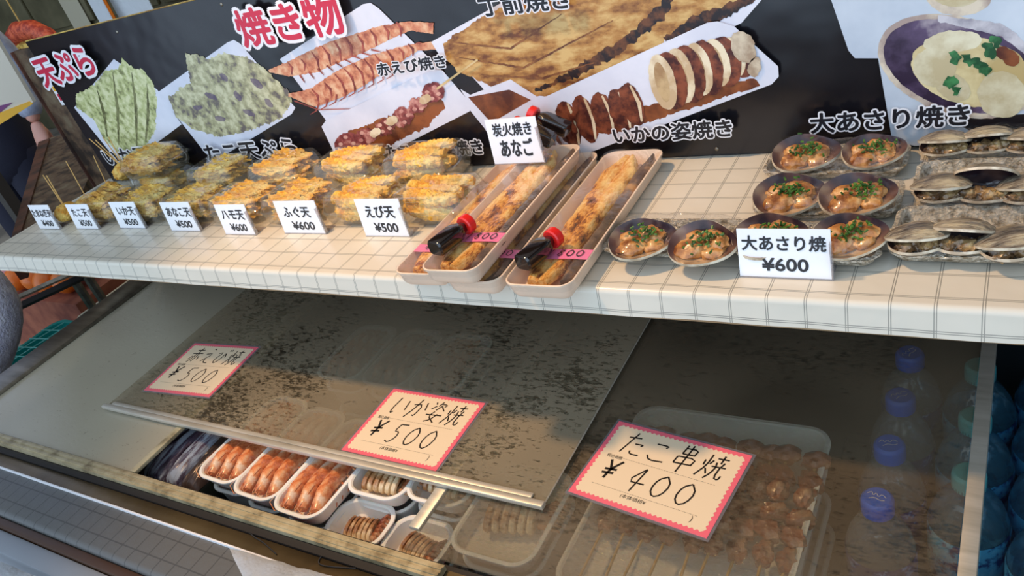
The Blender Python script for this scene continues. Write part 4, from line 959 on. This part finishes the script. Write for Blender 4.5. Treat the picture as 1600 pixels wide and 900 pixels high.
def put_shrimp(x, y, z, rz, label, sc=1.0, ry=0.0):
    global proto_s
    if proto_s is None: proto_s = shrimp_obj(label); o = proto_s
    else: o = dup(proto_s, None, None, label)
    o.location = (x, y, z); o.rotation_euler = (0, ry, rz); o.scale = (sc, sc, sc); return o
SHR = [(-.906, .466, 'leftmost shrimp tray'), (-.823, .457, 'middle shrimp tray'), (-.738, .450, 'right-hand shrimp tray')]
zt_ = GZ - .040
for i, (cx, cy, wh) in enumerate(SHR):
    for k in range(4): foam_tray(cx, cy, FB + .010 + .050 * k, .074, .150, .046, 'white foam tray under the %s, %s of the pile' % (wh, ('bottom one', 'second one', 'third one', 'top one')[k]), film=False)
    foam_tray(cx, cy, zt_, .080, .160, .026, 'film-wrapped foam tray of red shrimps, the %s in the gap' % wh, -.03)
    for j in range(3):
        put_shrimp(cx - .0215 + .0205 * j, cy + .002 * j, zt_ + .0165, PI / 2 + .05 * (j - 1), 'orange-red shrimp in the %s, %s of three' % (wh, ('left', 'middle', 'right')[j]), 1.04).scale.x = 1.26
def squid_lump(cx, cy, z, label, seed, s_=1.0):
    t = thing('grilled_squid', label, 'squid', (cx, cy, z), .3 * math.sin(seed * 3)); bm = bmesh.new()
    n = 9
    for k in range(6):
        a = []
        for j in range(14):
            th = 2 * PI * j / 14; a.append((-.028 + .0105 * k + .002 * math.sin(th), .020 * math.cos(th), .010 + .010 * math.sin(th)))
        tube(bm, a + [a[0]], .0042, 7, False)
    for v in bm.verts: v.co *= s_
    link('mantle_slices', bm, M['squid'], t)
    bm = bmesh.new()
    for k in range(6): tube(bm, [(.034 * s_, -.012 + .005 * k, .008), (.048 * s_, -.018 + .007 * k, .014), (.058 * s_, -.016 + .0065 * k, .006)], [.0035, .003, .0012], 7)
    link('tentacles', bm, M['octopus'], t); return t
SQ = [(-.652, .484, GZ - .040, .084, .125, .88, 'the squid tray right of the shrimps'), (-.566, .500, GZ - .040, .082, .135, .88, 'the squid tray by the narrow lid frame'),
      (-.660, .396, GZ - .064, .082, .060, .66, 'the lower small tray against the front rail'), (-.574, .396, GZ - .070, .080, .060, .66, 'the lowest small tray by the rail'), (-.462, .448, GZ - .044, .100, .125, .98, 'the tray under fogged glass near the rail end')]
for i, (cx, cy, zz, L, W, sc, wh) in enumerate(SQ):
    nn = 4; hs = (zz - FB - .010) / nn
    for k in range(nn): foam_tray(cx, cy, FB + .010 + hs * k, L - .006, W - .006, hs - .003, 'foam tray %s from the bottom below %s' % (('first', 'second', 'third', 'fourth')[k], wh), film=False)
    foam_tray(cx, cy, zz, L, W, .026, 'white foam tray of grilled squid, %s' % wh, 0, film=(i == 4))
    squid_lump(cx, cy - (.030 if i < 2 else .0), zz + .0085, 'charred sliced squid in %s' % wh, i + 1, sc)
# purple and brown packets at the left of the gap
def packet(x0, x1, y0, y1, z, mat, label):
    bm = bmesh.new(); n = 22; gg = []
    for i in range(n + 1):
        row = []
        for j in range(n + 1):
            u, v_ = i / n, j / n; e = (16 * u * (1 - u) * v_ * (1 - v_)) ** .35
            row.append(bm.verts.new((x0 + (x1 - x0) * u, y0 + (y1 - y0) * v_, z + .022 * e + .004 * noise.noise(Vector((u * 9, v_ * 3, z * 90 + x0 * 9))))))
        gg.append(row)
    for i in range(n):
        for j in range(n): bm.faces.new((gg[i][j], gg[i + 1][j], gg[i + 1][j + 1], gg[i][j + 1]))
    bmesh.ops.solidify(bm, geom=bm.faces[:], thickness=.004)
    return tag(link('frozen_packet', bm, M[mat]), label, 'packet')
for k in range(1): pass
rk = thing('wire_basket', 'dark wire basket lining the freezer behind and under the food trays', 'basket', (0, 0, 0))
bm = bmesh.new()
for k in range(44): tube(bm, [(-1.50 + .031 * k, .375, FB + .004), (-1.50 + .031 * k, .85, FB + .004)], .0012, 5)
for k in range(15): tube(bm, [(-1.52, .375 + .031 * k, FB + .006), (-.150, .375 + .031 * k, FB + .006)], .0012, 5)
link('basket_mesh', bm, M['netblack'], rk)
bx = thing('storage_box', 'dark box under the shiny packets in the freezer, left of the shrimp trays', 'box', (0, 0, 0))
link('box_body', box(-1.16, -.955, .375, .56, FB + .012, GZ - .045, .004), M['netblack'], bx)
packet(-1.030, -.992, .372, .50, GZ - .044, 'purplepack', 'shiny purple-black film packet beside the frame of the left lid')
packet(-.989, -.956, .372, .54, GZ - .044, 'brownpack', 'crumpled brown packet left of the shrimp trays')
packet(-1.085, -1.034, .372, .50, GZ - .044, 'purplepack', 'shiny dark packet partly under the left lid frame')

# more wrapped shrimps dimly seen under the middle pane
for i, (x, y) in enumerate(((-.868, .665), (-.775, .665), (-.685, .665))):
    wh = ('left', 'middle', 'right')[i]
    for k in range(4): foam_tray(x, y, FB + .010 + .050 * k, .076, .12, .047, 'foam tray piled under the dim %s shrimp tray, %s' % (wh, ('lowest', 'second', 'third', 'fourth')[k]), film=False)
    foam_tray(x, y, GZ - .038, .080, .125, .024, 'foam tray of shrimps dimly seen under the droplet-speckled pane, %s one' % wh)
    for j in range(3): put_shrimp(x - .020 + .020 * j, y, GZ - .021, PI / 2 + .1 * j, 'shrimp in the dim %s tray under the speckled pane, %s one' % (wh, ('left', 'middle', 'right')[j]), .9)

# big film-wrapped tray of octopus skewers under the right lid
c_ = P(1085, 790, GZ - .03)
OX0, OX1, OY0, OY1 = -.388, -.168, .390, .655
for k in range(3): foam_tray((OX0 + OX1) / 2, (OY0 + OY1) / 2, FB + .009 + .056 * k, OX1 - OX0 - .01, OY1 - OY0 - .01, .054, 'large foam tray below the octopus skewers, %s' % ('lowest of three', 'middle of three', 'topmost of three')[k], film=False)
ot = foam_tray((OX0 + OX1) / 2, (OY0 + OY1) / 2, FB + .178, OX1 - OX0, OY1 - OY0, .034, 'large film-wrapped tray of octopus skewers under the 400 yen card', film=False)
bm = bmesh.new(); n = 40; gg = []
for i in range(n + 1):
    row = []
    for j in range(n + 1):
        u, v_ = i / n, j / n; e = min(1, 7 * min(u, 1 - u)) * min(1, 7 * min(v_, 1 - v_))
        row.append(bm.verts.new(((u - .5) * (OX1 - OX0 + .004), (v_ - .5) * (OY1 - OY0 + .004), .034 + .016 * max(0, e) ** .5 + .004 * noise.noise(Vector((u * 11, v_ * 11, 3))) * e)))
    gg.append(row)
for i in range(n):
    for j in range(n): bm.faces.new((gg[i][j], gg[i + 1][j], gg[i + 1][j + 1], gg[i][j + 1]))
link('cling_film', bm, M['foilfilm'], ot)
def octo_skewer(label):
    t = thing('octopus_skewer', label, 'skewer'); bm = bmesh.new()
    for k in range(6): lump(bm, Vector((0, -.030 + .026 * k, .004 * (k % 2))), .0105, .0145, .011, k, k + 1, .35, 2.2, 3)
    link('octopus_pieces', bm, M['octopus'], t)
    bm = bmesh.new(); tube(bm, [(0, -.105, 0), (0, .10, .002)], .0016, 6); link('skewer_stick', bm, M['stick'], t); return t
pro = None
for k in range(9):
    lab = 'octopus skewer in the big wrapped tray, number %s from its left' % ('one', 'two', 'three', 'four', 'five', 'six', 'seven', 'eight', 'nine')[k]
    if pro is None: pro = octo_skewer(lab); o = pro
    else: o = dup(pro, None, None, lab)
    o.location = (OX0 + .022 + .0238 * k, (OY0 + OY1) / 2 - .012, FB + .2065 + .0035 * (k % 2)); o.rotation_euler = (0, 0, .05 * math.sin(k * 2))

# ------------------------------------------------------------------ drink bottles
def bottle(label, cap, labmat, body, R=.0325, H=.215, squiggle=True, loc=(0, 0, 0)):
    t = thing('water_bottle', label, 'bottle', loc); s_ = R / .0325; bm = bmesh.new()
    pr_ = [(.026, 0), (.031, .004), (.0325, .012), (.0325, .060), (.0310, .064), (.0325, .068), (.0325, .140), (.0318, .150), (.028, .165), (.021, .180), (.0145, .190), (.0135, .194), (.0135, .200)]
    lathe(bm, [(r * s_, z * H / .215) for r, z in pr_], 36); link('bottle_body', bm, M[body], t)
    bm = bmesh.new(); n = 36; loft(bm, [[Vector((r * s_ * math.cos(2 * PI * k / n), r * s_ * math.sin(2 * PI * k / n), z * H / .215)) for k in range(n)] for r, z in ((.0329, .078), (.0331, .079), (.0331, .143), (.0326, .146))], False, False)
    link('bottle_label', bm, M[labmat], t)
    bm = bmesh.new(); n = 60; rr = .0148
    loft(bm, [[Vector(((r + (.0004 if k % 2 else 0)) * math.cos(2 * PI * k / n), (r + (.0004 if k % 2 else 0)) * math.sin(2 * PI * k / n), H - .215 + z)) for k in range(n)] for r, z in ((rr - .001, .196), (rr, .1965), (rr, .210), (rr - .0006, .213), (rr - .003, .215))])
    c = link('bottle_cap', bm, M[cap], t)
    if squiggle:
        bm = bmesh.new()
        for q in ([(-.009, .003), (-.005, .006), (-.004, .001), (-.001, .005), (.001, .000), (.004, .004), (.008, .000)], [(-.007, -.003), (-.002, -.001), (.003, -.004), (.007, -.003)]): stroke(bm, q, .0008, lambda p: (p[0], p[1], H + .0003))
        link('cap_marks', bm, M['white'], c, False)
    return t
pb = pt = None
def place_bottle(kind, x, y, z, label, rz=0.0):
    global pb, pt
    if kind == 'blue':
        if pb is None: pb = bottle(label, 'bluecap', 'bluelabel', 'pet'); o = pb
        else: o = dup(pb, None, None, label)
    else:
        if pt is None: pt = bottle(label, 'tealcap', 'cyanlabel', 'petblue', .036, .215, False); o = pt
        else: o = dup(pt, None, None, label)
    o.location = (x, y, z); o.rotation_euler = (0, 0, rz); return o
for i in range(4):
    place_bottle('blue', -.106 + .001 * i, .555 + .073 * i, FB + .020, ('water bottle with a blue cap and dark blue label, nearest the front', 'blue-capped water bottle right behind the front one', 'blue-capped bottle in the third place of the dim row', 'blue-capped bottle furthest back of the dim row')[i], .4 * i)
for i, y in enumerate((.605, .684, .763)):
    place_bottle('teal', -.033, y, FB + .020, 'teal-capped bottle under the pale frame bar, %s' % ('nearest the front', 'second from the front', 'furthest back')[i])
for i, y in enumerate((.495, .570, .645, .720, .795)):
    place_bottle('teal', .036, y, FB + .020, 'teal-capped bottle at the right picture edge, %s place from the front' % ('first', 'second', 'third', 'fourth', 'fifth')[i])
L4 = lid('sliding_lid', -.018, .455, .36, .865, GZ - .006, M['clearglass'], 'clear glass beyond the right frame bar')

# ------------------------------------------------------------------ bag and paper in front
def bag(corners, z, label, hz):
    A, B, C_ = [P(x, y, z) for x, y in corners]; bm = bmesh.new(); n = 18; gg = []
    D_2 = B + (C_ - A)
    for i in range(n + 1):
        row = []
        for j in range(n + 1):
            u, v_ = i / n, j / n; p = A + (B - A) * u + (C_ - A) * v_; p = Vector(p); e = (16 * u * (1 - u) * v_ * (1 - v_)) ** .4
            p.z = z + hz * e + .004 * noise.noise(p * 40); row.append(bm.verts.new(p))
        gg.append(row)
    for i in range(n):
        for j in range(n): bm.faces.new((gg[i][j], gg[i + 1][j], gg[i + 1][j + 1], gg[i][j + 1]))
    bmesh.ops.solidify(bm, geom=bm.faces[:], thickness=.004); return tag(link('plastic_bag', bm, M['bag']), label, 'bag')
bag([(358, 856), (560, 912), (430, 1010)], GZ - .004, 'white plastic bag lying on the front ledge at the bottom edge', .008)
bag([(-60, 850), (110, 925), (-60, 1010)], GZ - .016, 'flat white bag at the bottom left corner below the ledge', .004)

# ------------------------------------------------------------------ surroundings at the left
# mottled end board of the stall, between banner and passer-by
bd = thing('stall_end_board', 'weathered mottled board with a rusty edge at the left end of the banner', 'board', (0, 0, 0))
link('board', box(-1.735, -1.625, .885, .90, 0, 1.335, .003), M['mottled'], bd)
link('edge_rail', box(-1.739, -1.7355, .88, .905, 0, 1.335, .001), M['rust'], bd)
mt_ = thing('mottled_table', 'brown mottled table with a rusty rim left behind the shelf end', 'table', (0, 0, 0))
def slab(px, z0_, z1_, mat, name, par):
    pts = [P(x, y, z1_) for x, y in px]; bm = bmesh.new(); a = [bm.verts.new((p.x, p.y, z1_)) for p in pts]; b = [bm.verts.new((p.x, p.y, z0_)) for p in pts]
    bm.faces.new(a); bm.faces.new(b[::-1])
    for k in range(len(a)): bm.faces.new((a[k], a[(k + 1) % len(a)], b[(k + 1) % len(a)], b[k]))
    return link(name, bm, mat, par, False)
slab([(22, 400), (78, 215), (120, 205), (150, 250), (120, 320), (60, 372)], .93, .96, M['mottled'], 'table_top', mt_)
slab([(8, 405), (60, 222), (77, 216), (21, 401)], .91, .965, M['rust'], 'rim', mt_)
link('leg', box(-2.72, -2.68, 1.34, 1.38, 0, .93), M['rust'], mt_, False)
pbx = thing('paper_bottle_tag', 'small white tag with yellow and pink marks above the banner end board', 'tag', (0, 0, 0))
p = PY(78, 155, .86); bm = box(p.x - .012, p.x + .010, .8815, .8835, p.z - .022, p.z + .024); link('tag_card', bm, M['white'], pbx, False)
link('tag_mark', box(p.x - .006, p.x + .003, .8808, .8814, p.z - .012, p.z + .002), M['printred'], pbx, False)
link('tag_band', box(p.x - .008, p.x + .006, .8808, .8814, p.z + .008, p.z + .018), M['yellow'], pbx, False)
# cabinets against the back wall
wc = thing('wall_cabinet', 'olive brown panelled cabinet against the far wall', 'cabinet', (0, 0, 0))
a, b = PY(20, 100, 4.3), PY(270, 0, 4.3)
link('cabinet_body', box(-9, -2.0, 4.2, 4.58, 0.0, 3.2, .01), M['cabinet'], wc)
for k in range(7):
    x0 = -8.4 + .9 * k; d = link('cabinet_door', box(x0, x0 + .82, 4.17, 4.2, .9, 2.3, .01), M['cabinet'], wc); link('door_handle', box(x0 + .72, x0 + .76, 4.14, 4.17, 1.5, 1.7, .005), M['steel'], d)
def sheet(px, w, h, Y, mat, label, name, cat):
    p = PY(px[0], px[1], Y); return tag(link(name, box(p.x - w / 2, p.x + w / 2, Y, Y + .006, p.z - h / 2, p.z + h / 2), M[mat], None, False), label, cat)
sheet((118, 22), .26, .34, 4.155, 'cream', 'pale notice on the dark cabinet above the banner', 'notice_sheet', 'notice')
sheet((152, 8), .16, .5, 3.6, 'bag', 'white and blue sheet hanging over the banner', 'hanging_sheet', 'sheet')
sheet((205, 8), .42, .5, 3.7, 'bag', 'wide white sheet hanging behind the banner top', 'hanging_sheet', 'sheet')
sheet((168, 22), .14, .5, 3.9, 'orange', 'orange strip hanging between the two white sheets', 'hanging_strip', 'strip')
p = PY(45, 58, 2.4); o = link('garland', (lambda bm: (tube(bm, [(-.22, 0, -.06), (-.16, 0, .0), (-.05, 0, .035), (.08, 0, .03), (.18, 0, -.02), (.24, 0, -.07)], [.03, .05, .055, .05, .045, .02], 14), bm)[1])(bmesh.new()), M['red']); o.location = p
tag(o, 'red and gold woven garland hanging above the left end of the banner', 'garland')
gb = bmesh.new(); lump(gb, Vector((0, 0, 0)), .2, .05, .05, 0, 3, .4, 3, 3); o2 = link('fringe', gb, M['gold'], o); o2.location = (0, -.01, -.06)
link('hanging_cord', (lambda bm: (tube(bm, [(0, 0, .03), (0, 0, 3.3 - p.z)], .004, 6), bm)[1])(bmesh.new()), M['gold'], o)
# striped sign board at the far left
sg = thing('striped_sign', 'beige sign with purple and orange stripes at its lower edge, top left corner', 'sign', (0, 0, 0))
Ys = 1.15; c4 = [PY(-60, 20, Ys), PY(-6, 62, Ys), PY(52, 160, Ys), PY(-60, 232, Ys)]
def prism(pts, y0, y1):
    bm = bmesh.new(); a = [bm.verts.new((p.x, y0, p.z)) for p in pts]; b = [bm.verts.new((p.x, y1, p.z)) for p in pts]
    bm.faces.new(a); bm.faces.new(b[::-1])
    for k in range(len(a)): bm.faces.new((a[k], a[(k + 1) % len(a)], b[(k + 1) % len(a)], b[k]))
    return bm
link('sign_board', prism(c4, Ys, Ys + .01), M['beige'], sg, False)
link('stripe', prism([PY(x, y, Ys) for x, y in ((-60, 176), (-60, 150), (0, 165), (20, 160), (0, 176), (-60, 204))], Ys - .002, Ys - .0003), M['purple'], sg, False)
link('stripe', prism([PY(x, y, Ys) for x, y in ((-60, 232), (-60, 204), (0, 176), (46, 158), (52, 162))], Ys - .002, Ys - .0003), M['yellow'], sg, False)
pl = c4[3]; link('post', box(pl.x - .02, pl.x + .02, Ys + .012, Ys + .05, 0, pl.z + .2), M['bodysteel'], sg, False)

def skin_body(name, verts, edges, rad, mat, parent, sub=2):
    me = bpy.data.meshes.new(name); me.from_pydata([Vector(v) for v in verts], edges, []); o = bpy.data.objects.new(name, me); COL.objects.link(o)
    m = o.modifiers.new('skin', 'SKIN'); m.use_smooth_shade = True
    for i, r in enumerate(rad):
        sv = me.skin_vertices[0].data[i]; sv.radius = (r, r) if not isinstance(r, tuple) else r; sv.use_root = (i == 0)
    s_ = o.modifiers.new('sub', 'SUBSURF'); s_.levels = sub; s_.render_levels = sub
    bpy.context.view_layer.update(); dg = bpy.context.evaluated_depsgraph_get(); me2 = bpy.data.meshes.new_from_object(o.evaluated_get(dg))
    bpy.data.objects.remove(o); me2.materials.clear(); me2.materials.append(mat)
    for p in me2.polygons: p.use_smooth = True
    o = bpy.data.objects.new(name, me2); COL.objects.link(o)
    if parent: o.parent = parent
    return o
def person(loc, rz, label, coat, sleeve, trousers, arm, sleeve_r=.045, sc=1.0):
    """standing person facing local -Y; arm = elbow, wrist of the shown (local +X) arm"""
    t = thing('person', label, 'person', loc, rz); t.scale = (sc, sc, sc)
    E_, W_ = Vector(arm[0]), Vector(arm[1]); E2, W2 = Vector((-.27, 0, 1.08)), Vector((-.26, -.06, .84))
    V = [(0, 0, .95), (0, 0, 1.15), (0, 0, 1.38), (0, -.01, 1.50), (0, -.015, 1.60), (.19, 0, 1.40), E_, W_, (-.19, 0, 1.40), E2, W2, (.09, 0, .88), (.10, -.01, .48), (.10, .01, .08), (.10, -.12, .04), (-.09, 0, .88), (-.10, -.01, .48), (-.10, .01, .08), (-.10, -.12, .04)]
    Ed = [(0, 1), (1, 2), (2, 3), (3, 4), (2, 5), (5, 6), (6, 7), (2, 8), (8, 9), (9, 10), (0, 11), (11, 12), (12, 13), (13, 14), (0, 15), (15, 16), (16, 17), (17, 18)]
    Rr = [(.11, .085), (.10, .08), (.11, .08), .045, .05, .06, .043, .028, .06, .043, .028, .085, .055, .038, .03, .085, .055, .038, .03]
    skin_body('body', V, Ed, Rr, M['skin'], t)
    skin_body('coat', [(0, 0, .70), (0, 0, 1.12), (0, 0, 1.40), (.19, 0, 1.41), (.5 * (.19 + E_.x), E_.y * .5, (1.41 + E_.z) / 2), (-.19, 0, 1.41), E2, W2.lerp(E2, .15)],
              [(0, 1), (1, 2), (2, 3), (3, 4), (2, 5), (5, 6), (6, 7)], [(.21, .17), (.19, .15), (.18, .13), .08, .068, .08, .06, .052], M[coat], t)
    skin_body('sleeve', [(.19, 0, 1.40), (.19 * .4 + E_.x * .6, E_.y * .6, 1.40 * .4 + E_.z * .6), E_, W_.lerp(E_, .5), W_.lerp(E_, .08)], [(0, 1), (1, 2), (2, 3), (3, 4)], [sleeve_r * 1.45, sleeve_r * 1.4, sleeve_r * 1.25, sleeve_r * 1.1, sleeve_r], M[sleeve], t)
    for s_ in (-1, 1): skin_body('trouser_leg', [(s_ * .09, 0, .92), (s_ * .10, -.01, .48), (s_ * .10, .01, .12)], [(0, 1), (1, 2)], [.11, .085, .07], M[trousers], t)
    bm = bmesh.new(); r = bmesh.ops.create_uvsphere(bm, u_segments=24, v_segments=16, radius=1)
    for v in bm.verts:
        q = v.co; jaw = 1 - .25 * max(0, -q.z); v.co = Vector((q.x * .078 * jaw, q.y * .098 * jaw, q.z * .118 + 1.68)) + Vector((0, -.02, 0))
    lump(bm, Vector((0, -.122, 1.665)), .012, .016, .02, 0, 1, .05, 2, 2)
    for s_ in (-1, 1): lump(bm, Vector((s_ * .08, -.015, 1.67)), .01, .018, .03, 0, 2, .1, 2, 2)
    link('head', bm, M['skin'], t)
    bm = bmesh.new()
    for s_ in (-1, 1): lump(bm, Vector((s_ * .03, -.106, 1.69)), .013, .006, .007, 0, 1, 0, 2, 2)
    link('eyes', bm, M['eyewhite'], t); bm = bmesh.new(); lump(bm, Vector((0, -.108, 1.615)), .022, .006, .006, 0, 1, 0, 2, 2); link('mouth', bm, M['lip'], t)
    bm = bmesh.new(); bmesh.ops.create_uvsphere(bm, u_segments=24, v_segments=16, radius=1)
    for v in bm.verts: q = v.co; v.co = Vector((q.x * .09, q.y * .105 + .015, q.z * .125 + 1.70))
    bmesh.ops.delete(bm, geom=[v for v in bm.verts if v.co.y < -.05 and v.co.z < 1.745], context='VERTS'); link('hair', bm, M['hair'], t)
    # hands: palm and five fingers
    for (Wr, El) in ((W_, E_), (W2, E2)):
        d = (Wr - El).normalized(); sd = d.cross(Vector((1, 0, 0)) if abs(d.x) < .8 else Vector((0, 1, 0))).normalized(); nn = d.cross(sd).normalized()
        V = [Wr - d * .01, Wr + d * .04, Wr + d * .085]; Ed = [(0, 1), (1, 2)]; Rr = [(.022, .019), (.033, .015), (.034, .013)]
        for k, (o_, L) in enumerate(((-.030, .060), (-.010, .074), (.010, .078), (.029, .070))):
            b0 = len(V); V += [Wr + d * .095 + sd * o_, Wr + d * (.095 + L * .4) + sd * o_ * 1.08 + nn * .006, Wr + d * (.095 + L * .72) + sd * o_ * 1.1 + nn * .022, Wr + d * (.095 + L * .85) + sd * o_ * 1.1 + nn * .042]
            Ed += [(2, b0), (b0, b0 + 1), (b0 + 1, b0 + 2), (b0 + 2, b0 + 3)]; Rr += [.0098, .0092, .0085, .0072]
        b0 = len(V); V += [Wr + d * .035 - sd * .036, Wr + d * .068 - sd * .056 + nn * .008, Wr + d * .098 - sd * .058 + nn * .018]; Ed += [(1, b0), (b0, b0 + 1), (b0 + 1, b0 + 2)]; Rr += [.013, .0105, .0088]
        skin_body('hand', V, Ed, Rr, M['skin'], t)
    return t
hp = PY(56, 193, 1.62)      # wrist of the passer-by
ang = math.radians(20)
base = Vector((hp.x, hp.y, 0)) - Matrix.Rotation(ang, 3, 'Z') @ Vector((.30, -.05, 0))
person(base, ang, 'passer-by in a navy coat with grey-blue sleeve and hanging hand, left of the banner', 'navy', 'greysleeve', 'navy', ((.285, .03, hp.z + .25), (.30, -.05, hp.z)), .048)
ep = P(30, 545, .80)
base2 = Vector((ep.x, ep.y, 0)) - Vector((.42, .14, 0))
person(base2, 0, 'person in a fuzzy lavender-grey jacket at the left edge, only the puffy sleeve in view', 'fleece', 'fleece', 'navy', ((.42, .14, .90), (.40, -.06, .76)), .075)

# fruit, rack and basket under the left end
def at(x, y, z): p = P(x, y, z); return p.x, p.y
cr = thing('display_rack', 'low metal rack with a dark top bar left of the freezer', 'rack', (0, 0, 0))
zz = .78
a, b = P(-2, 494, zz), P(135, 430, zz); bm = bmesh.new(); tube(bm, [a, b], .010, 4); link('top_bar', bm, M['darkgap'], cr)
a2, b2 = P(-2, 478, zz), P(110, 428, zz); bm = bmesh.new(); tube(bm, [a2, b2], .007, 4); link('top_bar', bm, M['steel'], cr)
c1 = a.lerp(b, .62); c1.y = max(c1.y, .862); bm = bmesh.new(); tube(bm, [c1, (c1.x, c1.y, 0)], .012, 8); link('leg', bm, M['steel'], cr)
bm = bmesh.new(); tube(bm, [b, (b.x, b.y, 0)], .012, 8); link('leg', bm, M['steel'], cr)
fx, fy = at(34, 452, .66)
fb = thing('fruit_crate', 'brown crate of oranges and peaches behind the metal rack', 'crate', (0, 0, 0))
link('crate_body', box(fx - .30, fx + .26, fy + .0, fy + .20, 0.0, .62, .004), M['bark'], fb)
for k, (dx, dy, mt) in enumerate(((-.20, .06, 'peach'), (-.11, .05, 'orange'), (-.02, .06, 'orange'), (.07, .05, 'orange'), (.16, .06, 'orange'), (-.15, .15, 'orange'), (-.06, .15, 'peach'), (.03, .15, 'orange'), (.12, .15, 'orange'))):
    nm = {'peach': 'peach', 'orange': 'orange'}[mt]; bm = bmesh.new(); lump(bm, Vector((0, 0, 0)), .042, .042, .040, 0, k, .04, 1.5, 3); o = link(nm, bm, M[mt]); o.location = (fx + dx, fy + dy, .661)
    tag(o, '%s in the crate under the left shelf corner, %s' % (('orange fruit', 'pale pink fruit')[mt == 'peach'], ('front row leftmost', 'front row second from left', 'front row middle', 'front row fourth', 'front row rightmost', 'back row leftmost', 'back row second', 'back row third', 'back row rightmost')[k]), nm)
tx, ty = at(66, 548, .69)
tb = thing('teal_basket', 'teal plastic basket with a criss-cross net left of the freezer frame', 'basket', (0, 0, 0))
o = link('basket_body', tray_bm(.20, .20, .15, .03, .02, .004, .006), M['teal'], tb); o.location = (tx - .03, ty + .02, .531)
bm = bmesh.new()
for k in range(5):
    tube(bm, [(tx - .12 + .035 * k, ty - .07, .6845), (tx - .08 + .035 * k, ty + .11, .685)], .0018, 5); tube(bm, [(tx - .12, ty - .07 + .035 * k, .688), (tx + .06, ty - .05 + .035 * k, .688)], .0018, 5)
link('net', bm, pbr('paleteal', S((120, 210, 200)), .5), tb)
st = thing('basket_stand', 'dark stand carrying the teal basket', 'stand', (0, 0, 0)); link('stand_top', box(tx - .13, tx + .07, ty - .08, ty + .12, .46, .53), M['darkgap'], st, False)
link('stand_post', box(tx - .07, tx + .01, ty - .02, ty + .06, 0, .46), M['darkgap'], st, False)
qx, qy = at(100, 520, .60); qy = max(qy, .905) + .1; cb = thing('cream_box', 'cream-coloured box standing on the floor between rack and freezer', 'box', (0, 0, 0)); link('box_body', box(qx - .05, qx + .40, qy - .10, qy + .12, 0, .60, .01), M['cream'], cb)
ct = thing('carton', 'brown carton with faded stamps behind the cream box', 'box', (0, 0, 0))
link('carton_body', box(qx - .06, qx + .5, qy + .14, qy + .42, 0, .74, .005), M['carton'], ct)
link('stamp_marks', box(qx + .10, qx + .26, qy + .1385, qy + .1398, .64, .69), M['ink'], ct, False)
print('LEFT', fx, fy, tx, ty, qx, qy, base[:], base2[:])

for o in bpy.data.objects:
    if o.get('label') and not o.parent and not 4 <= len(o['label'].split()) <= 16: print('LABELLEN', o.name, o['label'])
